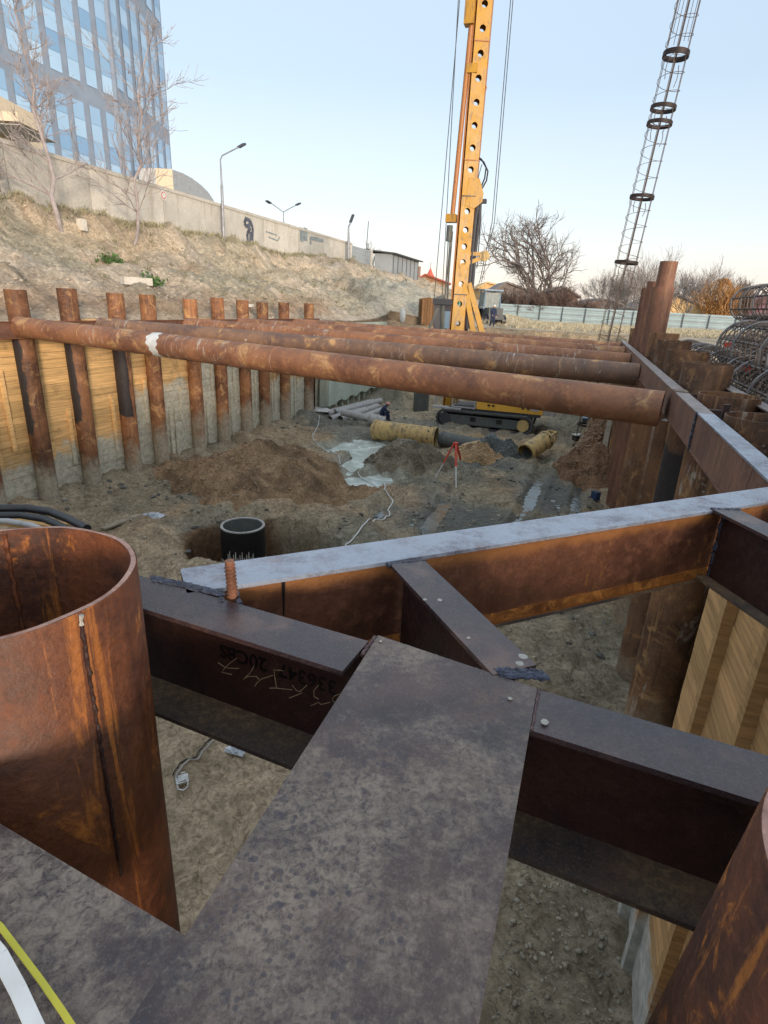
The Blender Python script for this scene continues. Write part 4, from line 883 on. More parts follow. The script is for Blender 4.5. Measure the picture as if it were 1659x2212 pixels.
m_al = plain('cast aluminium', (.5, .5, .48), .25, .7, .3, 20, .5)
m_ = MB(); m_.box((-.05, 0, .03), (.16, .17, .035)); m_.box((-.05, 0, .05), (.11, .1, .02)); m_.build('body', m_al, root)
m_ = MB(); m_.tube([(.03, -.07, .03), (.12, -.06, .035), (.16, 0, .035), (.12, .06, .035), (.03, .07, .03)], .014, 8)
m_.tube([(-.13, -.07, .03), (-.17, -.02, .03), (-.17, .05, .03)], .014, 8); m_.build('loop', m_al, root, True)
for i, (dx, mt, nm) in enumerate(((0, m_black, 'black cable'), (6, m_wpipe, 'grey cable'))):
    a = [PZ(x+dx, y+dx*.6, 0) for x, y in ((375, 1688), (392, 1668), (415, 1650), (432, 1628), (450, 1606), (470, 1588), (500, 1560))]
    floor_cable('clamp_cable', a, .011, mt, nm+' running from the silver clamp up under the beam', .035+.02*i)
# ------------------------------------------------------------------ tall hoisted rebar cage
def ring_pts(c, ax, R, n, ph=0):
    a = ax.orthogonal().normalized(); b = ax.cross(a); return [c+(a*math.cos(2*math.pi*j/n+ph)+b*math.sin(2*math.pi*j/n+ph))*R for j in range(n)]
def cage(label, p, q, R, nb=8, pitch=.35, rb=.012, bands=(), name='rebar_cage', group=None, spiral=True, mat=None, extra=False, tagcol=None):
    p, q = Vector(p), Vector(q); root = thing(name, label, 'rebar cage', p, 0, group); d = q-p; L = d.length; ax = d.normalized(); mat = mat or m_reb
    a = ax.orthogonal().normalized(); b = ax.cross(a)
    for j in range(nb):
        th = 2*math.pi*j/nb+.35; o_ = (a*math.cos(th)+b*math.sin(th))*R
        MB().tube([o_, o_+d*.5, o_+d], rb, 5).build('main_bar', mat, root)
    m_ = MB(); k = int(L/pitch)
    pts = []
    for i in range(k*14):
        f = i/14*pitch; th = 2*math.pi*i/14; pts.append(ax*f+(a*math.cos(th)+b*math.sin(th))*(R+rb*1.3))
    m_.tube(pts, rb*.72, 4, False); m_.build('spiral', mat, root)
    if extra:
        z = .05
        while z < L:
            th0 = rnd.uniform(0, 6); m_ = MB(); m_.tube([ax*z+(a*math.cos(th0+x)+b*math.sin(th0+x))*(R+.03) for x in np.linspace(0, 6.5, 22)], .026, 5, False); m_.build('hoop', m_hoop, root); z += rnd.uniform(.5, 2.2)
    for (z, hh) in bands:
        m_ = MB(); m_.hollow(ax*(z-hh/2), ax*(z+hh/2), R+.04, .05, 24); m_.build('band', m_ring, root, True)
    for (z, hh) in bands[1:]:
        for sgn in (-1, 1):
            o_ = a*R*sgn*.98; m_ = MB(); m_.tube([o_*1.02+ax*(z-hh), o_*1.3+ax*(z-hh*2.2), o_*1.33+ax*(z-hh*3.5), o_*1.05+ax*(z-hh*5)], rb, 5); m_.build('spacer_loop', mat, root)
    return root
cb, ct = Vector((9.65, 27.6, -.15)), Vector((10.95, 27.6, 18.9))
def cz(y):   # cage height at a photo row
    return (PY(1262+(1490-1262)*(990-y)/990, y, 27.6)-cb).length
rc = cage('very tall slender rebar cage hanging upright over the pit with black bands', cb, cb+(ct-cb)*1.15, .46, 6, .62, .014, [(cz(978), .2), (cz(968), .05), (cz(920), .1), (cz(568), .11), (cz(427), .13), (cz(268), .14), (cz(234), .15), (cz(119), .19)])
cu = (ct-cb).normalized(); m_ = MB(); a = cu.orthogonal().normalized(); b = cu.cross(a)
m_.tube([cu*.1, cu*(cz(0)*1.1)], .02, 5); m_.tube([cu*.1+a*.07, cu*(cz(0)*1.1)+a*.07], .012, 5)
m_.build('centre_pipe', m_reb, rc)
for j in range(7):
    th = 2*math.pi*j/7; MB().tube([(a*math.cos(th)+b*math.sin(th))*.4+cu*cz(80+8*(j % 3)), (a*math.cos(th)+b*math.sin(th))*.4+cu*cz(-140)], .012, 5).build('upper_bar', m_reb, rc)
# stacked cages on the right bank
CG = [((1467, 770), 5.46, 9.6, .46, 'nearest lying rebar cage right beside the outer waler'),
      ((1478, 758), 5.5, 6, .46, 'second lying rebar cage, just behind the nearest one'),
      ((1560, 750), 5.5, 20, .44, 'lying rebar cage in the second row, with a red tag'),
      ((1600, 785), 5.5, 12, .44, 'lying rebar cage at the right edge, low in the pile'),
      ((1618, 722), 6.25, 12, .42, 'rebar cage of the upper middle layer at the right edge'),
      ((0, 0), 5.45, 0, .46, 'lying rebar cage starting halfway along the outer waler'), ((0, 0), 5.5, 0, .44, 'far lying rebar cage behind the whole stack'), ((0, 0), 5.5, 0, .44, 'rebar cage in the second layer behind the topmost one'),
      ((1597, 664), 6.95, 12, .44, 'topmost rebar cage standing out against the maroon shed')]
TF = [(20.1, 2.75, 5.45), (19.0, 3.75, 5.5), (30, 5.9, 5.62), (21.5, 4.9, 5.55), (18.6, 4.2, 6.3), (20.0, 4.15, 7.0)]
TF = [(19.5, 2.78, 5.46), (17.8, 3.85, 5.5), (27.5, 5.4, 5.55), (22.5, 4.75, 5.5), (18.4, 4.1, 6.28), (14.0, 3.0, 6.05), (31, 7.0, 5.6), (25.5, 5.7, 6.3), (20.0, 4.15, 7.02)]
for i, ((px, z, L, R, lb), (s, t, z)) in enumerate(zip(CG, TF)):
    end = ST(s-17, t+rnd.uniform(-.1, .1), z-(.1 if i > 3 else 0))
    cage(lb, ST(s, t, z), end, R, 9, .36, .022, [], extra=True, group='rebar cages stacked on the right bank')
for i, (x, y, D, lb) in enumerate([(1573, 745, 22, 'red plastic tag on the far end of the second row of cages'), (1573, 765, 20, 'red tag hanging below another in the cages'), (1611, 797, 13, 'red tag on the cages at the right edge')]):
    p = PY(x, y, D*.9); tag(MB().box((0, 0, 0), (.28, .03, .14), .3+i, tone=.5).build('red_tag', m_red, None, False, p), lb, 'tag', 'red tags on the rebar cages')
# ------------------------------------------------------------------ drilling rig
TL, TR = Vector((2.82, 33.01, 0)), Vector((8.01, 31.37, 0)); u = (TL-TR).normalized(); nf = Vector((-u.y, u.x, 0))
if nf.y < 0: nf = -nf
mid = (TL+TR)/2+nf*1.5; zr = .05
rig = thing('drilling_rig', 'yellow crawler drilling rig with a very tall perforated mast standing in the pit', 'drilling rig', Vector((mid.x, mid.y, zr)), math.atan2(u.y, u.x))
Lt = (TL-TR).length      # local +x = front (left in the photo), local y<0 or >0: camera side
cam_l = Matrix.Rotation(-math.atan2(u.y, u.x), 3, 'Z') @ (CAM-rig.location); sg = 1 if cam_l.y > 0 else -1
for sgn, nm in ((sg, 'near'), (-sg, 'far')):
    y = sgn*1.3
    def loop(r, n=14):
        pts = []; 
        for i in range(n+1): a = math.pi/2-math.pi*i/n; pts.append((Lt/2-.48+r*math.cos(a), .48+r*math.sin(a)))
        for i in range(n+1): a = -math.pi/2-math.pi*i/n; pts.append((-Lt/2+.48+r*math.cos(a), .48+r*math.sin(a)))
        return pts
    tr = MB(); a_, c_ = loop(.48), loop(.4); n = len(a_); vs = []
    for (x, z) in a_: vs += [(x, y-.3, z), (x, y+.3, z)]
    for (x, z) in c_: vs += [(x, y-.3, z), (x, y+.3, z)]
    fs = []
    for i in range(n):
        j = (i+1) % n; fs += [(2*i, 2*j, 2*j+1, 2*i+1), (2*n+2*i, 2*n+2*i+1, 2*n+2*j+1, 2*n+2*j), (2*i, 2*n+2*i, 2*n+2*j, 2*j), (2*i+1, 2*j+1, 2*n+2*j+1, 2*n+2*i+1)]
    tr.add(vs, fs); tk = tr.build('track', m_dgrey, rig)
    sh_ = MB(); x = -Lt/2+.5
    while x < Lt/2-.45: sh_.box((x, y, .985-.03*math.sin((x/Lt+.5)*math.pi)), (.16, .64, .05)); sh_.box((x, y, -.01), (.16, .64, .05)); x += .2
    for e in (-1, 1):
        for k in range(7):
            a = -math.pi/2+math.pi*(k+.5)/7; R_ = Matrix.Rotation(-a*e if e > 0 else a, 3, 'Y'); sh_.box((e*(Lt/2-.48+.5*math.cos(a)), y, .48+.5*math.sin(a)), (.05, .64, .16), M_=Matrix.Rotation(-a*e, 3, 'Y'))
    sh_.build('track_shoes', m_mudsteel, tk)
    MB().box((0, y, .47), (Lt-1.1, .4, .52)).build('track_frame', m_mudsteel, rig)
    for k, x in enumerate((-Lt/2+.48, Lt/2-.48)): MB().tube([(x, y-.24, .48), (x, y+.24, .48)], .34, 20).build('sprocket', m_mudyel if k == 0 else m_dgrey, rig, True)
    hh = MB()
    for x in (-.9, .6): hh.box((x, y+sgn*.205, .55), (.32, .02, .26))
    hh.build('frame_opening', m_black, rig)
MB().tube([(0, 0, .6), (0, 0, 1.0)], 1.0, 28).build('slew_ring', m_black, rig, True)
MB().box((-.5, 0, 1.03), (5.2, 2.5, .16)).build('deck', m_dgrey, rig)
MB().box((-1.35, 0, 1.88), (3.7, 2.6, 1.5)).build('engine_housing', m_yel2, rig)
MB().box((-3.5, 0, 1.8), (.8, 2.5, 1.4)).build('counterweight', m_wpipe, rig)
m_ = MB(); m_.box((-1.2, sg*1.305, 1.75), (1.0, .02, .2)); m_.build('vent_grille', m_dgrey, rig)
m_ = MB(); 
for x in (-.2, -.45, -2.1, -2.4): m_.box((x, sg*1.31, 1.4), (.14, .03, .1))
m_.build('latch', m_black, rig); MB().box((-2.75, sg*1.31, 1.45), (.42, .02, .28)).build('sign_panel', m_wpipe, rig); MB().box((-3.5, sg*1.26, 1.55), (.6, .03, .35)).build('blue_panel', m_blue, rig)
cab = MB(); fx0, fx1 = .6, 1.9; y0, y1 = sg*.35, sg*1.3
for x in (fx0, fx1):
    for y in (y0, y1): cab.box((x, y, 2.2), (.08, .08, 2.2))
for z in (1.15, 1.9, 3.3):
    for y in (y0, y1): cab.box(((fx0+fx1)/2, y, z), (fx1-fx0, .07, .07))
    for x in (fx0, fx1): cab.box((x, (y0+y1)/2, z), (.07, .9, .07))
cab.beam((fx0, y1, 1.5), (fx1, y1, 2.1), .05, .05); cabo = cab.build('cab', m_wpipe, rig)
g = MB(); g.box(((fx0+fx1)/2, y1-sg*.03, 2.7), (fx1-fx0-.1, .02, 1.1)); g.box((fx1-.03, (y0+y1)/2, 2.7), (.02, .8, 1.1)); g.box(((fx0+fx1)/2, (y0+y1)/2, 3.36), (1.4, 1.05, .08)); g.build('window', m_glassd, cabo)
m_ = MB(); m_.box((2.2, sg*1.2, 1.05), (1.7, .6, .08)); m_.tube([(2.9, sg*1.45, 1.2), (2.9, sg*1.45, 2.2), (2.0, sg*1.45, 2.2)], .035, 8); m_.tube([(2.9, sg*.9, 1.2), (2.9, sg*.9, 2.2)], .035, 8); m_.build('platform', m_wpipe, rig)
# mast: perforated box girder
MX = Vector((3.78, 35.05, 0)); ml = Matrix.Rotation(-math.atan2(u.y, u.x), 3, 'Z') @ (MX-rig.location); mx, my = ml.x, ml.y
mast = thing('mast', '', ''); 
for k in list(mast.keys()): del mast[k]
bpy.data.objects.remove(mast)
HZ = [25.2, 24.0, 22.85, 21.75, 20.69, 19.71, 18.68, 17.64, 16.6, 15.58, 14.57, 13.56, 11.57, 10.65, 9.81, 9.0, 7.86, 6.79, 5.72, 4.6, 3.5, 2.4]
aw = math.atan2(-MX.y, -MX.x)-rig.rotation_euler[2]+math.pi/2+.16      # mast faces the camera almost square on
Mrot = Matrix.Rotation(aw, 3, 'Z'); Wm, Dm, hr = .74, .5, .155
def ML(x, y, z): v = Mrot @ Vector((x, y, 0)); return Vector((mx+v.x, my+v.y, z-zr))
def holed(mb_, yy, sgn):
    zs = sorted(HZ); bounds = [.6]+[(a+b)/2 for a, b in zip(zs, zs[1:])]+[26.2]
    for z, a, b in zip(zs, bounds, bounds[1:]):
        n = 20; sq = []; ci = []
        for j in range(n):
            th = 2*math.pi*j/n+math.pi/n; cx_, cz_ = math.cos(th), math.sin(th); k = 1/max(abs(cx_), abs(cz_))
            X = cx_*k*Wm/2; Z = z+(cz_*k*(b-z) if cz_ > 0 else cz_*k*(z-a)); sq.append(ML(X, yy, Z)); ci.append(ML(cx_*hr, yy, z+cz_*hr))
        mb_.add(sq+ci, [((j, (j+1) % n, n+(j+1) % n, n+j) if sgn > 0 else (j, n+j, n+(j+1) % n, (j+1) % n)) for j in range(n)])
mm = MB(); holed(mm, -Dm/2, 1); holed(mm, Dm/2, -1)
for X in (-Wm/2, Wm/2): mm.add([ML(X, -Dm/2, .6), ML(X, Dm/2, .6), ML(X, Dm/2, 26.2), ML(X, -Dm/2, 26.2)], [(0, 1, 2, 3)])
mm.build('mast', m_yel, rig)
m_ = MB()      # side rails
for X in (-Wm/2-.05, Wm/2+.04): m_.beam(ML(X, 0, .6), ML(X, 0, 26.2), .3, .08, up=(1, 0, 0))
m_.build('guide_rail', m_orange, rig)
def mlx(x, y): # photo position on the mast plane -> local point
    p = PY(x, y, 35.0); q = Matrix.Rotation(-rig.rotation_euler[2], 3, 'Z') @ (p-rig.location); return q
ram = MB(); ram.tube([mlx(976, 478), mlx(1019, 45)], .13, 10); ram.build('feed_cylinder', m_orange, rig, True)
rm = MB(); rm.tube([mlx(964, 700), mlx(974, 490)], .05, 8); rm.tube([mlx(958, 700), mlx(970, 490)], .03, 8); rm.build('piston_rod', m_mudsteel, rig, True)
m_ = MB()
for (x, y) in ((1021, 150), (975, 472)): p = mlx(x, y); m_.box(p, (.55, .5, .4))
m_.build('cylinder_bracket', m_yel, rig)
p = mlx(972, 487); MB().tube([p, p+Vector((0, 0, -.8))], .17, 12).build('cylinder_head', m_mudsteel, rig, True); p = mlx(1016, 28); MB().box(p, (.5, .5, 1.0)).build('cylinder_mount', m_yel, rig)
# joint flange
m_ = MB(); a, b2, c2, d2 = mlx(1012, 385), mlx(1043, 380), mlx(1045, 425), mlx(1020, 445)
e = mlx(1005, 440)
vs = [a, mlx(1035, 388), mlx(1043, 420), mlx(1040, 438), mlx(1022, 452), mlx(1003, 445)]
off = Mrot @ Vector((0, -Dm/2-.03, 0)); off2 = Mrot @ Vector((0, Dm/2, 0)); n = len(vs)
m_.add([v+off*.8 for v in vs]+[v+off2*.8 for v in vs], [tuple(range(n)), tuple(range(2*n-1, n-1, -1))]+[(i, n+i, n+(i+1) % n, (i+1) % n) for i in range(n)]); m_.build('joint_gusset', m_yel, rig)
# hoses
for i, (pts, r) in enumerate([([(1031, 340), (1045, 350), (1054, 370), (1051, 390), (1040, 410), (1036, 430)], .04), ([(1029, 338), (1040, 344), (1050, 362), (1047, 385), (1037, 410), (1034, 432)], .04), ([(1041, 355), (1034, 380), (1032, 395), (1037, 412)], .02),
                              ([(1033, 435), (1027, 470), (1020, 540), (1013, 620), (1009, 710)], .12), ([(1037, 440), (1035, 475), (1027, 540), (1020, 620), (1014, 700)], .1), ([(1040, 436), (1037, 500), (1030, 580)], .03)]):
    MB().tube([mlx(*p) for p in pts], r, 8).build('hose', m_black if i < 3 else m_dgrey, rig, True)
kb = Mrot @ Vector((0, .9, 0)); MB().tube([mlx(1011, 640)+kb, mlx(1006, 724)+kb], .27, 12).build('kelly_guide', m_dgrey, rig, True)
m_ = MB(); p = mlx(1035, 435); m_.box(p, (.8, .3, .2)); m_.build('hose_bracket', m_dgrey, rig)
m_ = MB(); m_.beam(mlx(995, 548), mlx(1046, 549), .2, .2); m_.beam(mlx(995, 574), mlx(1045, 556), .2, .2); m_.build('pulley_arm', m_yel, rig)
for (x, y) in ((1050, 140), (1047, 190), (1041, 232), (1036, 300), (1031, 330)):
    p = mlx(x-1, y); MB().tube([p+Vector((.12*math.cos(a), 0, .12*math.sin(a))) for a in np.linspace(0, 6.4, 12)], .03, 6).build('lifting_eye', m_orange, rig, True)
for z in (24.6, 19.2, 14.0, 12.3, 7.3, 3.1):
    MB().box(ML(0, -Dm/2-.02, z), (.78, .05, .05), M_=Mrot).build('joint_strip', m_dark if z < 13 else m_orange, rig)
p = mlx(1046, 553); o_ = Mrot @ Vector((0, .12, 0)); MB().tube([p-o_, p+o_], .28, 20).build('pulley', m_mudyel, rig, True)
for a, b2 in (((1003, 612), (1022, 718)), ((1012, 612), (1042, 722))):
    p, q = mlx(*a), mlx(*b2); d = q-p; MB().beam(p, q+d*1.4+Vector((0, 0, 0)), .34, .3).build('backstay', m_yel, rig)
m_ = MB(); m_.tube([mlx(958, 660), mlx(957, 715)], .22, 14); m_.build('drive_shaft', m_mudsteel, rig, True)
m_ = MB(); m_.box(mlx(958, 652), (1.1, .7, .3)); m_.box(mlx(966, 662), (.5, .5, .5)); m_.build('drive_head', m_dgrey, rig)
m_ = MB(); m_.beam(mlx(947, 655), mlx(945, 715), .2, .5); m_.build('side_plate', m_dgrey, rig)
m_ = MB(); m_.beam(mlx(926, 712), mlx(946, 665), .22, .12); m_.tube([mlx(938, 650), mlx(950, 645), mlx(962, 642)], .14, 8); m_.build('support_arm', m_mudsteel, rig)
m_ = MB(); m_.box(mlx(968, 680), (.3, .5, 1.5)); m_.build('blue_motor_cover', m_blue, rig)
for i, pts in enumerate([[(995, -30), (993, 0), (938, 645)], [(991, -30), (990, 0), (955, 640)], [(1110, -30), (1108, 0), (1068, 480), (1040, 610)], [(1105, -30), (1103, 0), (1063, 480), (1036, 610)], [(974, 500), (962, 640)], [(978, 500), (966, 640)]]):
    MB().tube([mlx(*p) for p in pts], .022 if i < 4 else .03, 5).build('wire_rope', m_dark, rig)
# crate box in front of the bank
p = PY(938, 672, 46); root = thing('wooden_crate', 'tall weathered wooden crate left of the rig mast foot', 'crate', Vector((p.x, p.y, 5.2)), .25)
for i in range(9): MB().box((-.9+i*.21, 0, 1.05), (.19, .08, 1.9+.05*(i % 3)), tone=rnd.random()).build('board', m_crate, root)
m_ = MB(); m_.box((0, .05, 1.9), (2.0, .1, .12)); m_.box((0, .05, .3), (2.0, .1, .12)); m_.box((0, 1.0, 1.0), (1.9, .08, 1.9)); m_.build('frame', m_crate, root)
# tractor
p = PY(1052, 703, 54); TZ = 5.2
root = thing('tractor', 'grey blue wheeled tractor with glazed cab beyond the rig', 'tractor', Vector((p.x, p.y, TZ)), math.atan2(-p.y, -p.x)+.35)
MB().box((.6, 0, 1.15), (2.6, 1.3, .8)).build('body', m_mudsteel, root)
fr = MB()
for x in (-.6, .8):
    for y in (-.75, .75): fr.beam((x, y, 1.3), (x*.85, y*.9, 2.95), .09, .09)
fr.box((.05, 0, 3.0), (1.8, 1.75, .12)); fr.box((.1, 0, 1.5), (1.7, 1.7, .12)); fro = fr.build('cab', m_blue, root)
MB().box((.72, 0, 2.2), (.03, 1.35, 1.2)).build('windscreen', m_glassd, fro); MB().box((.1, .72, 2.2), (1.2, .03, 1.2)).build('side_window', m_glassd, fro); MB().box((.1, -.72, 2.2), (1.2, .03, 1.2)).build('side_window', m_glassd, fro)
m_ = MB(); m_.box((1.95, 0, 1.2), (.1, .9, .55)); m_.box((2.02, 0, .75), (.3, 1.4, .3)); m_.build('radiator_grille', m_dark, root)
for (x, y, r) in ((-.6, -.95, .8), (-.6, .95, .8), (1.5, -.8, .5), (1.5, .8, .5)):
    w = MB().tube([(x, y-.18, r), (x, y-.2, r), (x, y+.2, r), (x, y+.18, r)][1:3], r, 20).build('wheel', m_black, root, True); MB().tube([(x, y-.21, r), (x, y+.21, r)], r*.5, 16).build('rim', m_wpipe, w, True)
# ------------------------------------------------------------------ people
m_navy = plain('navy work cloth', (.02, .03, .07), .9, 0, .3, 8); m_skin = plain('skin', (.45, .26, .18), .6); m_boot = plain('boot', (.03, .025, .02), .7)
def skinned(name, joints, edges, mat, parent):
    me = bpy.data.meshes.new(name); me.from_pydata([j[0] for j in joints], edges, []); o = bpy.data.objects.new(name, me); sc.collection.objects.link(o)
    o.parent = parent; me.materials.append(mat); o.modifiers.new('skin', 'SKIN'); sv = me.skin_vertices[0] if me.skin_vertices else None
    if not me.skin_vertices:
        bpy.context.view_layer.objects.active = o; me.skin_vertices  # layer is created with the modifier below
    if me.skin_vertices:
        for i, j in enumerate(joints): me.skin_vertices[0].data[i].radius = j[1]
        me.skin_vertices[0].data[0].use_root = True
    s = o.modifiers.new('sub', 'SUBSURF'); s.levels = 1; s.render_levels = 2; return o
def person(label, loc, rz, J, helmet):
    root = thing('person', label, 'person', loc, rz)
    N = ['hip', 'waist', 'chest', 'neck', 'head', 'shl', 'ell', 'wrl', 'hal', 'shr', 'elr', 'wrr', 'har', 'kl', 'al', 'tl', 'kr', 'ar', 'tr', 'hl', 'hr']
    rad = dict(hip=.15, waist=.14, chest=.17, neck=.07, head=.1, shl=.085, ell=.06, wrl=.045, hal=.04, shr=.085, elr=.06, wrr=.045, har=.04, kl=.085, al=.06, tl=.05, kr=.085, ar=.06, tr=.05, hl=.11, hr=.11)
    m_ = MB()
    def tp(a, b, ra, rb, n=10, mid=1.06): 
        p, q = Vector(J[a]), Vector(J[b]); m_.tube([p, p.lerp(q, .4), q], [ra, (ra+rb)/2*mid, rb], n)
    E_ = [(0, 1), (1, 2), (2, 3), (3, 4), (2, 5), (5, 6), (6, 7), (7, 8), (2, 9), (9, 10), (10, 11), (11, 12), (0, 19), (19, 13), (13, 14), (14, 15), (0, 20), (20, 16), (16, 17), (17, 18)]
    # one continuous skin over the joint tree
    try:
        body = skinned('body', [(J[n_], (rad[n_], rad[n_])) for n_ in N], E_, m_navy, root)
    except Exception as ex:
        print('skin fallback', ex); body = MB().build('body', m_navy, root)
    hd = Vector(J['head']); h_ = MB(); h_.blob(tuple(hd+Vector((.01, 0, .04))), (.1, .085, .125), 14, 9, 0); h_.blob(tuple(hd+Vector((.11, 0, .03))), (.025, .014, .025), 8, 5, 0)
    for s_ in (-1, 1): h_.blob(tuple(hd+Vector((0, s_*.088, .03))), (.022, .012, .035), 8, 5, 0)
    f = h_.build('face', m_skin, root, True)
    e = MB()
    for s_ in (-1, 1): e.blob(tuple(hd+Vector((.095, s_*.035, .055))), (.012, .014, .009), 8, 5, 0)
    e.box(tuple(hd+Vector((.098, 0, -.025))), (.01, .045, .008)); e.build('eyes_and_mouth', m_boot, f)
    hm = MB(); hm.blob(tuple(hd+Vector((0, 0, .1))), (.135, .115, .1), 16, 8, 0); hm.tube([tuple(hd+Vector((.03, 0, .085))), tuple(hd+Vector((.03, 0, .1)))], .145, 16); hm.build('helmet', helmet, root, True)
    b = MB()
    for k, a in (('tl', 'al'), ('tr', 'ar')): b.tube([Vector(J[a])+Vector((0, 0, .08)), Vector(J[a]), Vector(J[k])], [.065, .07, .05], 10)
    b.build('boots', m_boot, root, True)
    for w_, h2 in (('wrl', 'hal'), ('wrr', 'har')):
        g = MB(); p, q = Vector(J[w_]), Vector(J[h2]); d = (q-p).normalized(); sd2 = d.cross(Vector((0, 0, 1))).normalized(); c_ = q
        g.tube([p, c_+d*.03], [.035, .042], 8)
        for i in range(4): o_ = sd2*(-.03+.02*i); g.tube([c_+o_+d*.03, c_+o_+d*.07, c_+o_+d*.09-Vector((0, 0, .02))], [.011, .01, .008], 6)
        g.tube([c_+sd2*.035, c_+sd2*.065+d*.04], [.012, .009], 6); g.build('hand', m_skin, root, True)
    return root
STAND = dict(hip=(0, 0, .95), waist=(.02, 0, 1.12), chest=(.03, 0, 1.35), neck=(.05, 0, 1.5), head=(.08, 0, 1.6), shl=(.03, .2, 1.42), ell=(.02, .27, 1.15), wrl=(.12, .24, .93), hal=(.16, .23, .87), shr=(.03, -.2, 1.42), elr=(.05, -.27, 1.16), wrr=(.18, -.22, .98), har=(.24, -.2, .95), hl=(0, .1, .9), kl=(.08, .12, .5), al=(.0, .13, .08), tl=(.15, .15, .04), hr=(0, -.1, .9), kr=(.02, -.11, .5), ar=(-.14, -.11, .08), tr=(0, -.13, .04))
SIT = dict(hip=(0, 0, .42), waist=(.06, 0, .58), chest=(.2, 0, .8), neck=(.33, 0, .92), head=(.43, 0, .98), shl=(.22, .2, .85), ell=(.36, .26, .62), wrl=(.52, .16, .58), hal=(.58, .12, .58), shr=(.22, -.2, .85), elr=(.36, -.26, .62), wrr=(.52, -.16, .58), har=(.58, -.12, .58), hl=(.03, .11, .42), kl=(.46, .16, .5), al=(.44, .16, .08), tl=(.6, .18, .04), hr=(.03, -.11, .42), kr=(.48, -.16, .5), ar=(.5, -.16, .08), tr=(.66, -.18, .04))
p = PY(1063, 699, 49.5); person('person in navy work clothes and white helmet standing beside the tractor', Vector((p.x, p.y, 5.2)), math.atan2(-1, .4), STAND, m_wp)
p = PZ(832, 908, 0); p.z = gz(p); person('person in dark jacket and reddish helmet sitting hunched near the pale pipes', p+Vector((-.3, .2, 0)), .2, SIT, plain('faded red helmet', (.6, .3, .25), .5))
tag(MB().tube([(0, 0, 0), (0, 0, .36)], .22, 14).build('upturned_bucket', m_wpipe, None, True, p+Vector((-.32, .2, 0))), 'pale upturned bucket used as a seat near the pale pipes', 'bucket')
# ------------------------------------------------------------------ concrete wall on the bank
WT = -28.0; SEAM = [14, 19, 23.4, 28.5, 34.6, 41.45, 47.3, 53.6, 60.77, 67.1]
WL = ['cropped by the left photo edge', 'far left, behind the left bare tree trunk', 'left, right of the left bare tree trunk', 'behind the left tree with a dark root beneath', 'behind the right bare tree', 'with a small round sign', 'with black graffiti', 'with faint scribbled graffiti', 'with grey blue paint patches']
for i, (s0, s1) in enumerate(zip(SEAM, SEAM[1:])):
    root = thing('wall_slab', 'weathered concrete fence slab on the bank, '+WL[i], 'concrete wall', ST(s0, WT, 0), AXA, 'concrete slabs of the wall on the bank'); L = s1-s0
    MB().box((L/2, 0, 11.25), (L-.06, .22, 3.5)).build('slab', m_conc2 if i in (3, 6, 8) else m_conc, root)
    MB().box((L/2, 0, 13.08), (L-.02, .34, .2)).build('coping', m_conc, root)
    if i in (5,):
        m_ = MB(); m_.tube([(L*.0-1.5, 0, 0), (L*0-1.5, 0, 0)], .1, 4) if 0 else None
        pp = PT(353, 422, WT+.14); lp = Vector(((pp.dot(AX)-s0), -.16, pp.z)); s_ = MB(); s_.tube([lp, lp+Vector((0, .03, 0))], .3, 20); so = s_.build('round_sign', m_wp, root); MB().tube([lp-Vector((0, .01, 0)), lp+Vector((0, .005, 0))], .22, 20).build('sign_ring', m_red, so); MB().tube([lp-Vector((0, .014, 0)), lp+Vector((0, .0, 0))], .17, 20).build('sign_face', m_wp, so)
def wallpaint(px, mat, nm, parent_s, w=.1):
    for st_ in px:
        pts = [PT(x, y, WT+.135) for x, y in st_]; o0 = pts[0]
        k = min(range(len(SEAM)-1), key=lambda i: abs((SEAM[i]+SEAM[i+1])/2-o0.dot(AX))); rt = WSL[k]
        Rm = Matrix.Rotation(-AXA, 3, 'Z'); m_ = MB()
        loc = [Rm @ (p-rt.location) for p in pts]
        for a, c in zip(loc, loc[1:]): m_.beam(a, c, .02, w, up=(0, 0, 1))
        m_.build(nm, mat, rt)
WSL = [o for o in bpy.data.objects if o.name.startswith('wall_slab')]; WSL.sort(key=lambda o: o.location.dot(AX))
m_gr = plain('black spray paint', (.09, .1, .13), .7, 0, .5, 2); m_gr2 = plain('grey blue paint', (.25, .29, .3), .8, 0, .3, 2)
wallpaint([[(533, 473), (541, 478), (546, 492), (545, 520)], [(532, 470), (528, 482), (533, 490), (541, 484)], [(541, 492), (534, 505), (536, 525)], [(541, 500), (541, 525)]], m_gr, 'graffiti', 0, .3)
wallpaint([[(575, 500), (598, 508)], [(580, 512), (600, 520), (604, 512)]], m_gr2, 'graffiti', 0, .1)
wallpaint([[(652, 492), (652, 522)], [(660, 492), (660, 520)]], m_gr2, 'paint_patch', 0, .8)
wallpaint([[(671, 512), (671, 528)], [(672, 514), (698, 520)]], m_gr2, 'paint_patch', 0, .35)
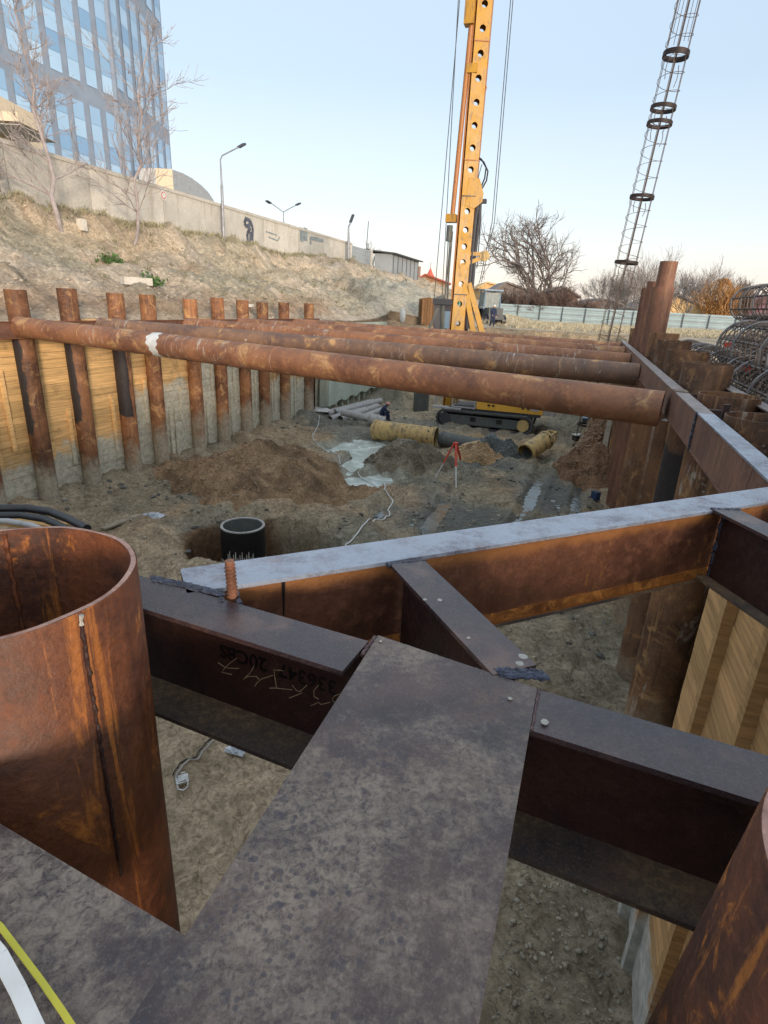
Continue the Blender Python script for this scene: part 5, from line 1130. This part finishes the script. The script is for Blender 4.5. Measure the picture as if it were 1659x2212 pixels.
# corrugated fence and shed after the wall
root = thing('metal_fence', 'grey corrugated metal fence joining the concrete wall to the shed', 'fence', ST(67.3, WT, 0), AXA)
m_ = MB()
for k in range(10): m_.box((3.0, 0, 10.6+k*.25), (6.4, .05+.05*(k % 2), .22))
m_.build('sheet', m_corr2, root); MB().box((6.4, 0, 11.6), (.3, .3, 3)).build('end_post', m_conc, root)
root = thing('metal_shed', 'small pale metal shed with a dark flat roof at the end of the wall', 'shed', ST(75, WT, 10.3), AXA)
m_ = MB(); m_.box((6, -1.2, 1.2), (12, 2.4, 2.6)); m_.build('wall', m_corr2, root); MB().add([(-.5, -3.0, 2.45), (12.5, -3.0, 2.45), (12.5, 2, 2.9), (-.5, 2, 2.9), (-.5, -3.0, 2.6), (12.5, -3.0, 2.6), (12.5, 2, 3.05), (-.5, 2, 3.05)], [(0, 1, 2, 3), (7, 6, 5, 4), (0, 4, 5, 1), (1, 5, 6, 2), (2, 6, 7, 3), (3, 7, 4, 0)]).build('roof', m_dark, root)
for x in np.arange(.5, 12, 1.9): MB().box((x, -2.43, 1.2), (.1, .06, 2.6)).build('post', m_dark, root)
# street lamps and poles
def lamp(label, base, pts, heads, r=.07, group='street lamps behind the wall'):
    root = thing('street_lamp', label, 'street lamp', base, 0, group); m_ = MB(); P_ = [p-base for p in pts]
    m_.tube(P_[:2], [r*1.7, r*1.4], 10); m_.tube(P_[1:], [r]+[r*.7]*(len(P_)-2), 10); m_.build('pole', m_lamp, root, True)
    for a, b2 in heads: h_ = MB(); h_.beam(a-base, b2-base, .3, .14); h_.build('lamp_head', m_dgrey, root)
    return root
b0 = PT(481, 470, -27.3); b0.z = 10.3
lamp('single arm street lamp by the concrete wall, arm pointing right', b0, [b0, PT(479, 400, -27.3), PT(476, 345, -27.3), PT(480, 336, -27.3), PT(527, 312, -27.3)], [(PT(516, 318, -27.3), PT(528, 311, -27.3))])
b1 = PT(614, 520, -33); b1.z = 10
r_ = lamp('double arm street lamp shaped like a Y behind the wall', b1, [b1, PT(614, 500, -33), PT(612, 458, -33), PT(590, 442, -33), PT(577, 434, -33)], [(PT(584, 439, -33), PT(576, 434, -33)), (PT(640, 443, -33), PT(648, 439, -33))], .06)
MB().tube([PT(612, 458, -33)-b1, PT(630, 448, -33)-b1, PT(648, 440, -33)-b1], .05, 8).build('second_arm', m_lamp, r_, True)
b2_ = PT(753, 580, -27.3); b2_.z = 10.0
lamp('thick short street lamp in front of the wall end, head tilted up', b2_, [b2_, PT(753, 520, -27.3), PT(753, 490, -27.3), PT(759, 478, -27.3)], [(PT(757, 480, -27.3), PT(763, 464, -27.3))], .13)
p = PT(788, 560, -30); p.z = 10; tag(MB().tube([(0, 0, 0), PT(796, 478, -30)-p], .05, 6).build('antenna_pole', m_dark, None, True, p), 'thin leaning pole rising behind the metal fence', 'pole')
# ------------------------------------------------------------------ trees
def bare_tree(label, base, h, spread, lv=5, r0_=.14, mat=m_bark, seed=1, lean=(0, 0), forks=(3, 4), name='bare_tree', first=.3, group='bare trees', up=.35, twig=.012, stems=1, droop=0.):
    R_ = random.Random(seed); root = thing(name, label, 'tree', base, 0, group); tk, br = MB(), MB()
    def grow(p, d, L, r, l):
        n = 4; pts = [p]; dd_ = d.copy(); q = p.copy()
        for i in range(n):
            dd_ = (dd_+Vector((R_.gauss(0, .12), R_.gauss(0, .12), R_.gauss(0, .08)+up*.12-droop*(l < 2)*.15))).normalized(); q = q+dd_*(L/n); pts.append(q.copy())
        rr = [max(twig*.7, r*(1-.5*i/n)) for i in range(n+1)]
        (tk if l >= lv-1 else br).tube(pts, rr, 8 if l >= lv-1 else (5 if l > 1 else 3), False)
        if l <= 0: return
        nb = R_.randint(*forks)
        for k in range(nb):
            f = 1 if k == 0 else R_.uniform(.35, 1); i = min(n-1, int(f*n)); pp = pts[i].lerp(pts[i+1], f*n-i) if f < 1 else pts[-1]
            a = R_.uniform(0, 2*math.pi); th = R_.uniform(.3, .85)*spread*(.55 if k == 0 else 1)
            o_ = dd_.orthogonal().normalized(); o2 = dd_.cross(o_); nd = (dd_*math.cos(th)+(o_*math.cos(a)+o2*math.sin(a))*math.sin(th)+Vector((0, 0, up*.3))).normalized()
            grow(pp, nd, L*R_.uniform(.62, .85), r*(.62 if k else .7)*(1-.3*f*0), l-1)
    for s_ in range(stems):
        a = 2*math.pi*s_/stems; k = 0 if stems == 1 else .45
        grow(Vector((.15*math.cos(a)*(stems > 1), .15*math.sin(a)*(stems > 1), -.2)), Vector((lean[0]+k*math.cos(a), lean[1]+k*math.sin(a), 1)).normalized(), h*first, r0_, lv)
    tk.build('trunk', mat, root, True); br.build('branches', mat, root, True); return root
def twigtree(label, base, top, r0_, seed, mat, nbr=26, Lb=3.0, cat='bare trees on the bank'):
    """slim tree with a long leader and side branches"""
    R_ = random.Random(seed); root = thing('bare_tree', label, 'tree', base, 0, cat); tk, br = MB(), MB(); T_ = top-base; n = 14
    pts = [T_*(i/n)+Vector((R_.gauss(0, .12), R_.gauss(0, .12), 0))*(i > 0) for i in range(n+1)]; pts[0] = pts[0]-Vector((0, 0, .4))
    tk.tube(pts, [r0_*(1-.85*i/n) for i in range(n+1)], 8); tk.build('trunk', mat, root, True)
    def sub(p, d, L, r, l):
        q = p.copy(); P_ = [p]; m = 5
        for i in range(m): d = (d+Vector((R_.gauss(0, .13), R_.gauss(0, .13), R_.gauss(0, .1)+.06))).normalized(); q = q+d*(L/m); P_.append(q.copy())
        br.tube(P_, [max(.009, r*(1-.75*i/m)) for i in range(m+1)], 4, False)
        if l:
            for k in range(R_.randint(4, 6)):
                i = R_.randint(1, m-1); a = R_.uniform(0, 6.3); th = R_.uniform(.4, .9); o_ = d.orthogonal().normalized(); o2 = d.cross(o_)
                sub(P_[i], (d*math.cos(th)+(o_*math.cos(a)+o2*math.sin(a))*math.sin(th)).normalized(), L*R_.uniform(.35, .6), r*.5, l-1)
    for k in range(nbr):
        f = R_.uniform(.08, .97)**.8; i = min(n-1, int(f*n)); a = R_.uniform(0, 6.3); el = R_.uniform(.2, 1.0)
        sub(pts[i], Vector((math.cos(a)*math.cos(el), math.sin(a)*math.cos(el), math.sin(el))), Lb*R_.uniform(.5, 1.1)*(1.15-.75*f), r0_*.42*(1-.6*f), 2)
    br.build('branches', mat, root, True); return root
b_ = PT(125, 440, -25.8); b_.z = ggz(b_); t_ = PY(18, -60, b_.y+1.0)
twigtree('bare pale tree at the far left, leaning left before the glass tower', b_, t_, .12, 5, m_barkp, 34, 3.6)
b_ = PT(283, 480, -26.2); b_.z = ggz(b_); t_ = PY(322, 20, b_.y+.8)
twigtree('slim bare tree before the right corner of the glass tower', b_, t_, .1, 9, m_barkp, 30, 4.4)
b_ = ST(21.8, -26.6); b_.z = ggz(b_); twigtree('thin bare sapling at the left photo edge against the concrete wall', b_, b_+Vector((-.3, .3, 3.0)), .06, 14, m_bark4, 14, 1.2)
b_ = PT(800, 565, -30); b_.z = 10.2; bare_tree('small bare bush rising over the metal shed', b_, 4.6, .8, 4, .06, m_bark2, 21, up=.6, first=.34, twig=.012, stems=3)
def far(x, y, Y): p = PY(x, y, Y); return Vector((p.x, p.y, 5.0))
bare_tree('big broad bare tree beyond the fence, centre of the horizon', far(1175, 660, 95), 24, 1.3, 6, .36, m_bark, 58, forks=(3, 3), first=.24, up=.22, twig=.018, group='bare trees beyond the fence', stems=3)
bare_tree('low bare tree left of the big broad one', far(1108, 660, 99), 8, 1.2, 5, .14, m_bark2, 33, forks=(3, 4), first=.25, twig=.02, group='bare trees beyond the fence', stems=2)
for i, (x, w, hh, mt, sd_, lb) in enumerate([(1150, 5, 5, m_bark2, 41, 'dense purple brown bush under the big bare tree, left part'), (1200, 5, 5.5, m_bark2, 42, 'dense purple brown bush under the big bare tree, right part'), (1105, 4, 4, m_bark2, 43, 'dark bush behind the tractor'), (1262, 3, 4, m_bark2, 44, 'low dark bush in the gap right of the big tree'),
                                            (1302, 3, 6, m_bark4, 45, 'small pale bare tree left of the hanging cage foot'), (1345, 4, 6.5, m_bark4, 46, 'pale bare tree behind the hanging cage foot'), (1390, 4, 7.5, m_bark4, 47, 'pale bare tree just left of the tall piles'), (1480, 4, 6.5, m_bark4, 48, 'pale bare tree right of the tall piles'), (1505, 4, 7, m_bark4, 49, 'twiggy pale tree left of the orange bush'),
                                            (1600, 4, 5, m_bark2, 50, 'low brown bush behind the top rebar cage'), (1575, 4, 4, m_bark4, 54, 'low pale bush right of the orange bush')]):
    bare_tree(lb, far(x, 665, 88+i % 3*4), hh*(1.25 if i < 4 else 1.75), 1.15, 4, .08, mt, sd_, forks=(4, 5), first=.3, name='bare_bush' if i < 4 else 'bare_tree', group='bare bushes and trees beyond the fence', stems=5 if i < 4 or i > 8 else 3, up=.5, twig=.02)
# orange leafed bush
rt = bare_tree('bushy tree with dry orange leaves beyond the fence', far(1550, 668, 84), 8.6, .9, 4, .12, m_bark3, 51, forks=(3, 5), first=.28, up=.6, group='bare bushes and trees beyond the fence', stems=3, twig=.018, name='orange_tree')
m_ = MB(); R_ = random.Random(3)
for k in range(5200):
    a = R_.uniform(0, 6.28); r = R_.random()**.5; z = R_.uniform(1.3, 7.0); w_ = 2.9*math.sin(min(1, max(0, (z-.9)/6.3))*math.pi)**.6*(.75+.25*math.sin(3*a+z))
    c = Vector((r*w_*math.cos(a), r*w_*math.sin(a), z)); d = Vector((R_.gauss(0, 1), R_.gauss(0, 1), R_.gauss(0, 1))).normalized(); e = d.orthogonal().normalized()*R_.uniform(.04, .09); g_ = d.cross(e)
    m_.add([c-e, c+g_, c+e, c-g_], [(0, 1, 2, 3)])
lf = m_.build('leaves', m_leafo, rt); lf['kind'] = 'stuff'
# grasses and weeds
def tufts(name, n, sfun, mat, h, label=None):
    R_ = random.Random(8); m_ = MB()
    for k in range(n):
        s, t = sfun(R_); p = ST(s, t); z = ggz(p)
        for b_ in range(9):
            a = R_.uniform(0, 6.3); l = h*R_.uniform(.5, 1.2); w_ = .02; d = Vector((math.cos(a)*.4*l, math.sin(a)*.4*l, l)); o_ = Vector((p.x+R_.gauss(0, .12), p.y+R_.gauss(0, .12), z-.05)); q = Vector((-math.sin(a), math.cos(a), 0))*w_
            m_.add([o_-q, o_+q, o_+d*.6+q*.7, o_+d+Vector((math.cos(a), math.sin(a), -.3))*.15*l], [(0, 1, 2, 3)])
    o = m_.build(name, mat); o['kind'] = 'stuff'; return o
tufts('dry_grass', 750, lambda R_: (R_.uniform(18, 76), -27.5+abs(R_.gauss(0, .35))), m_grass, .36)
tufts('bank_grass', 260, lambda R_: (R_.uniform(20, 70), R_.uniform(-27, -16.5)), plain('olive bank grass', (.2, .19, .09), .9, 0, .4, 2), .22)
tufts('field_grass', 2600, lambda R_: (R_.uniform(50, 90), R_.uniform(-12, 22)), plain('straw grass', (.5, .44, .31), .9, 0, .4, 2), .4)
for i, (x, y, r, lb) in enumerate([(322, 600, .75, 'bright green weed clump low on the sandy bank'), (237, 551, .6, 'green weed clump higher on the bank, below the left tree')]):
    p = PT(x, y, -19.5-3*i); p.z = ggz(p); m_ = MB(); R_ = random.Random(i)
    for k in range(260):
        c = Vector((R_.gauss(0, r*.4), R_.gauss(0, r*.4), abs(R_.gauss(0, r*.3)))); d = Vector((R_.gauss(0, 1), R_.gauss(0, 1), R_.gauss(0, 1))).normalized(); e = d.orthogonal().normalized()*.06; g_ = d.cross(e)*1.6; m_.add([c-e, c+g_, c+e, c-g_], [(0, 1, 2, 3)])
    tag(m_.build('weed_clump', m_green, None, False, p), lb, 'weeds', 'green weed clumps on the bank')
for i, (x, y, t, lb, dm) in enumerate([(295, 605, -18.5, 'pale concrete rubble block lying on the bank by the green weeds', (1.2, .4, .3)), (535, 652, -16.4, 'flat pale slab lying behind the left piles', (.9, .6, .12)), (174, 463, -25.8, 'white stump like block at the foot of the wall', (.35, .35, .55)), (483, 668, -16, 'pale post stub', (.2, .2, .3))][:3]):
    p = PT(x, y, t); p.z = ggz(p)+.05; tag(MB().box((0, 0, dm[2]/2), dm, .8+i).build('rubble_block', m_conc2, None, False, p), lb, 'rubble', 'pale rubble on the bank')
p = PT(870, 695, -12); p = PY(869, 698, 44); tag(MB().blob((0, 0, .4), (.22, .2, .55), 14, 8, .06).build('white_sack', m_wp, None, True, Vector((p.x, p.y, ggz(p)))), 'white sack standing upright at the foot of the bank', 'sack')
# ------------------------------------------------------------------ blue fence beyond the site
F0, F1 = PY(1072, 674, 88), PY(1700, 722, 76); F0.z, F1.z = 5.35, 5.0; d = F1-F0; L = d.length; q = math.atan2(d.y, d.x)
root = thing('site_fence', 'long pale blue corrugated metal fence beyond the sandy ground', 'fence', F0, q)
m_ = MB(); nr = 13
for k in range(nr): m_.add([(0, .04*(k % 2), .05+k*2.15/nr), (L, .04*(k % 2), .05+k*2.15/nr-.35*1), (L, .04*((k+1) % 2), .05+(k+1)*2.15/nr-.35), (0, .04*((k+1) % 2), .05+(k+1)*2.15/nr)], [(0, 1, 2, 3)])
m_.build('sheet', m_corr, root)
for i in range(int(L/3.1)+1): x = i*3.1; MB().box((x, -.1, .95-.35*x/L), (.1, .08, 2.4)).build('post', m_dark, root)
for k in range(3): MB().beam((0, -.06, .5+k*.7), (L, -.06, .5+k*.7-.35), .04, .06).build('rail', m_lamp, root)
# ------------------------------------------------------------------ buildings
def prism_thing(): pass
m_wall = plain('grey blue cladding', (.23, .28, .36), .45, 0, .12, .6)
def glassm(name, a, b, rough=.06):
    n = NT(name); t = n.attr('tone'); t = n.math('MULTIPLY', t, n.math('ADD', n.noise(.12, 5, .6, n.tc.outputs['Object'], 1.5), .5)); return n.set(n.mix(t, a, b), rough, 0.0, 1.0)
m_glass = glassm('reflective facade glass', (.19, .34, .54), (.4, .58, .77))
Pc = [ST(40, -60), Vector((-35.6, 82.7, 0))]; 
PA = Vector((-35.6, 82.7, 0)); PB = PA-AX*42; dd2 = ray(345, 0); dd3 = ray(372, 365)
az2 = math.atan2(-.353, 1.0)
k2 = None
dirF = Vector((math.sin(math.radians(-2)), math.cos(math.radians(-2)), 0)); rr_ = Vector((-.3535, 1.0, 0))
# facet 2 ends where the ray of the right corner meets it
den = rr_.x*dirF.y-rr_.y*dirF.x; lam = (PA.x*rr_.y-PA.y*rr_.x)/(-(dirF.x*rr_.y-dirF.y*rr_.x)); PC = PA+dirF*lam
tower = thing('glass_tower', 'tall glass office tower with grey blue grid at the top left', 'building', PA)
def facade(P0, P1, cols, z0, z1, bands, first):
    dv = P1-P0; L = dv.length; dv.normalize(); nn_ = Vector((dv.y, -dv.x, 0)); 
    if nn_.dot(-P0) < 0: nn_ = -nn_
    o0 = P0-PA; ang = math.atan2(dv.y, dv.x)
    w = MB(); w.add([o0+Vector((0, 0, z0)), o0+dv*L+Vector((0, 0, z0)), o0+dv*L+Vector((0, 0, z1)), o0+Vector((0, 0, z1))], [(0, 1, 2, 3)]); w.build('facade', m_wall, tower)
    cw = L/cols; R_ = random.Random(int(L*10))
    for c in range(cols):
        for (za, zb) in bands:
            k = max(1, int(round((zb-za)/3.4))); m_ = MB()
            for r in range(k*2):
                a = za+(zb-za)*r/(k*2); b2 = za+(zb-za)*(r+1)/(k*2)
                m_.tone = (R_.uniform(.0, .45) if r % 2 else R_.uniform(.5, 1)); x0, x1 = c*cw+cw*.18, (c+1)*cw-cw*.18
                m_.add([o0+dv*x0+nn_*.06+Vector((0, 0, a)), o0+dv*x1+nn_*.06+Vector((0, 0, a)), o0+dv*x1+nn_*.06+Vector((0, 0, b2-.03)), o0+dv*x0+nn_*.06+Vector((0, 0, b2-.03))], [(0, 1, 2, 3)])
            m_.build('window', m_glass, tower)
BD = [(10, 14.5), (16.2, 27.2), (29.2, 40.2), (42.2, 54), (56, 68)]
facade(PA, PB, 17, 5, 72, BD, 0); facade(PA, PC, 6, 5, 72, [(10, 15.5), (17, 28.5), (30.5, 42), (44, 56), (58, 68)], 1)
PD = PC+Vector((-.05, 1, 0)).normalized()*0+(PB-PA).cross(Vector((0, 0, 1))).normalized()*-0
m_ = MB(); back = Vector((-30, 12, 0)); a0, c0_ = PC-PA, PB-PA
m_.add([a0+Vector((0, 0, 5)), a0+back+Vector((0, 0, 5)), a0+back+Vector((0, 0, 72)), a0+Vector((0, 0, 72))], [(0, 1, 2, 3)])
m_.add([Vector((0, 0, 72)), a0+Vector((0, 0, 72)), a0+back+Vector((0, 0, 72)), c0_+back+Vector((0, 0, 72)), c0_+Vector((0, 0, 72))], [(0, 1, 2, 3, 4)]); m_.build('rear_wall', m_wall, tower)
mc = MB()
mc.beam(Vector((.1, -.15, 5)), Vector((.1, -.15, 72)), .5, .5, up=(1, 0, 0)); mc.build('corner_duct', m_wall, tower)
# white hall with a curved roof
H0, H1 = PY(335, 400, 86), PY(372, 404, 86); m_cream = plain('cream render and sun tinted wall', (.7, .58, .42), .8, 0, .08); m_hw = plain('white hall cladding', (.5, .5, .5), .6)
root = thing('curved_hall', 'low white hall with a curved roof and one wall coloured sunlit behind the concrete wall', 'building', Vector((H0.x, H0.y, 5)))
def hl(x, y, Y): return PY(x, y, Y)-root.location
zt = hl(372, 365, 86).z
a, b2 = hl(335, 362, 86), hl(372, 366, 86)
MB().add([(a.x, a.y, 0), (b2.x, b2.y, 0), (b2.x, b2.y, zt), (a.x, a.y, zt)], [(0, 1, 2, 3)]).build('sun_tinted_wall', m_cream, root)  # lighter cream colour stands in for sun on this wall
a2 = hl(298, 362, 86.2); MB().add([(a2.x, a2.y, 0), (a.x, a.y+.01, 0), (a.x, a.y+.01, zt), (a2.x, a2.y, zt)], [(0, 1, 2, 3)]).build('shaded_wall', m_hw, root)
m_ = MB(); prof = [(372, 366, 86), (395, 374, 92), (415, 385, 98), (435, 400, 104), (450, 415, 110), (462, 433, 116)]; P_ = [hl(*p) for p in prof]
for p, q_ in zip(P_, P_[1:]): m_.add([(p.x, p.y, 0), (q_.x, q_.y, 0), tuple(q_), tuple(p)], [(0, 1, 2, 3)]); m_.add([tuple(p), tuple(q_), (q_.x-14, q_.y+6, q_.z), (p.x-14, p.y+6, p.z)], [(0, 1, 2, 3)])
m_.build('curved_roof', m_hw, root)
# balcony block at the left edge
p = PY(-60, 300, 60); root = thing('balcony_block', 'cream building with a projecting balcony at the left photo edge', 'building', Vector((p.x, p.y, 5)))
def bl(x, y, Y): return PY(x, y, Y)-root.location
def rbox(x0, x1, yt, yb, Y, dep, nm, mt):
    a, b2 = bl(x0, yt, Y), bl(x1, yb, Y); m_ = MB(); m_.box(((a.x+b2.x)/2, a.y+dep/2, (a.z+b2.z)/2), (abs(b2.x-a.x), dep, abs(a.z-b2.z))); return m_.build(nm, mt, root)
rbox(-90, -4, 190, 330, 62, 8, 'wall', m_cream); rbox(-90, 40, 236, 262, 59, 4, 'balcony', m_cream); rbox(-90, 42, 262, 270, 58.8, 6, 'balcony_slab', m_conc); rbox(-60, -8, 278, 330, 61.9, .3, 'window', m_glass)
# distant buildings
m_brick = plain('dull brick', (.27, .17, .13), .85); m_oran = plain('orange stucco', (.62, .33, .18), .8); m_redr = plain('red roof', (.6, .12, .07), .6); m_bluer = plain('blue roof', (.08, .25, .5), .5); m_yst = plain('yellow stucco', (.66, .44, .2), .8); m_groof = plain('grey slate roof', (.22, .18, .16), .8); m_win = plain('dark window', (.05, .06, .08), .2)
def fbox(root, x0, x1, yt, yb, Y, dep, nm, mt):
    a, b2 = PY(x0, yt, Y)-root.location, PY(x1, yb, Y)-root.location; m_ = MB(); m_.box(((a.x+b2.x)/2, a.y+dep/2, (a.z+b2.z)/2), (abs(b2.x-a.x), dep, abs(a.z-b2.z))); return m_.build(nm, mt, root)
def fl_(x, Y): p = PY(x, 650, Y); return Vector((p.x, p.y, 5))
r_ = thing('apartment_block', 'distant brown apartment block with a stepped roof right of the shed', 'building', fl_(880, 300)); fbox(r_, 852, 884, 558, 612, 300, 15, 'wall', m_brick); fbox(r_, 878, 907, 574, 612, 301, 15, 'wing', m_brick); fbox(r_, 866, 876, 566, 590, 299.6, .4, 'balcony_column', m_wpipe); fbox(r_, 884, 900, 580, 596, 300.6, .4, 'pale_panel', m_cream)
r_ = thing('orange_house', 'orange house with red trimmed gable left of the mast', 'house', fl_(925, 130))
def gable(root, x0, xm, x1, yt, ye, yb, Y, dep, wm, rm, ov=.6):
    o_ = root.location; A, B, Cc = PY(x0, ye, Y)-o_, PY(xm, yt, Y)-o_, PY(x1, ye+(x1-x0)*.02, Y)-o_; zb = 0
    f = [(A.x, A.y, zb), (Cc.x, Cc.y, zb), (Cc.x, Cc.y, Cc.z), (B.x, B.y, B.z), (A.x, A.y, A.z)]; bk = [(x, y+dep, z) for x, y, z in f]
    MB().add(f+bk, [(0, 1, 2, 3, 4), (9, 8, 7, 6, 5), (0, 5, 6, 1), (1, 6, 7, 2), (0, 4, 9, 5)]).build('wall', wm, root)
    rf = MB(); t_ = .35
    for P_, Q_ in ((A, B), (B, Cc)):
        e = (Q_-P_).normalized()*ov; p2 = P_-(e if P_ is A else e*0); q2 = Q_+(e if Q_ is Cc else e*0)
        vs = [(p2.x, p2.y-.6, p2.z+.02), (q2.x, q2.y-.6, q2.z+.02), (q2.x, q2.y+dep+.5, q2.z+.02), (p2.x, p2.y+dep+.5, p2.z+.02)]; vs += [(x, y, z+t_) for x, y, z in vs]
        rf.add(vs, [(3, 2, 1, 0), (4, 5, 6, 7), (0, 1, 5, 4), (1, 2, 6, 5), (2, 3, 7, 6), (3, 0, 4, 7)])
    rf.build('roof', rm, root)
gable(r_, 888, 918, 968, 595, 612, 640, 130, 14, m_oran, m_redr)
fbox(r_, 905, 911, 612, 622, 129.9, .3, 'window', m_win)
r_ = thing('blue_roof_house', 'low house with a bright blue roof beside the orange house', 'house', fl_(895, 140)); gable(r_, 878, 897, 912, 598, 606, 640, 140, 10, m_yst, m_bluer)
r_ = thing('church_tower', 'small church tower with a pointed red spire behind the orange house', 'church', fl_(930, 160)); fbox(r_, 922, 936, 600, 640, 160, 3, 'tower', m_oran)
o_ = PY(929, 600, 161)-r_.location; tp_ = PY(928, 578, 161)-r_.location; MB().tube([Vector((o_.x, o_.y+.5, o_.z)), Vector((o_.x, o_.y+.5, o_.z+(tp_.z-o_.z)*.35)), Vector((o_.x, o_.y+.5, tp_.z))], [1.5, .8, .05], 8).build('spire', m_redr, r_); MB().tube([(o_.x, o_.y+.5, tp_.z-.2), (o_.x, o_.y+.5, tp_.z+1.4)], .06, 5).build('cross_finial', m_dark, r_)
r_ = thing('yellow_house', 'yellow house seen between the mast and the tractor', 'house', fl_(1060, 150)); gable(r_, 1035, 1052, 1100, 612, 622, 650, 150, 14, m_yst, m_yst)
r_ = thing('grey_roof_house', 'house with a dark sloping roof behind the bushes left of the big tree', 'house', fl_(1110, 130)); gable(r_, 1068, 1095, 1140, 612, 628, 650, 130, 12, m_groof, m_groof)
r_ = thing('grey_roof_house', 'grey roofed house under the big bare tree', 'house', fl_(1215, 120)); gable(r_, 1180, 1218, 1248, 622, 640, 660, 120, 12, m_brick, m_groof)
r_ = thing('grey_roof_house', 'grey roofed house right of the tall piles', 'house', fl_(1470, 110)); gable(r_, 1395, 1462, 1525, 638, 668, 690, 110, 12, m_yst, m_groof)
r_ = thing('grey_roof_house', 'long low roof behind the hanging cage foot', 'house', fl_(1330, 130)); gable(r_, 1262, 1300, 1370, 648, 660, 680, 130, 10, m_brick, m_groof)
r_ = thing('maroon_shed', 'maroon walled shed behind the topmost rebar cage at the right edge', 'shed', fl_(1660, 100)); gable(r_, 1600, 1690, 1790, 640, 655, 720, 100, 10, plain('maroon sheet', (.16, .05, .09), .6), plain('maroon roof', (.14, .045, .08), .6))
r_ = thing('green_kiosk', 'small green kiosk glimpsed behind the mast', 'kiosk', fl_(1000, 75)); fbox(r_, 992, 1010, 650, 662, 75, 3, 'wall', plain('green paint', (.1, .35, .25), .6)); fbox(r_, 990, 1012, 646, 650, 74.8, 3.4, 'roof', m_wp)
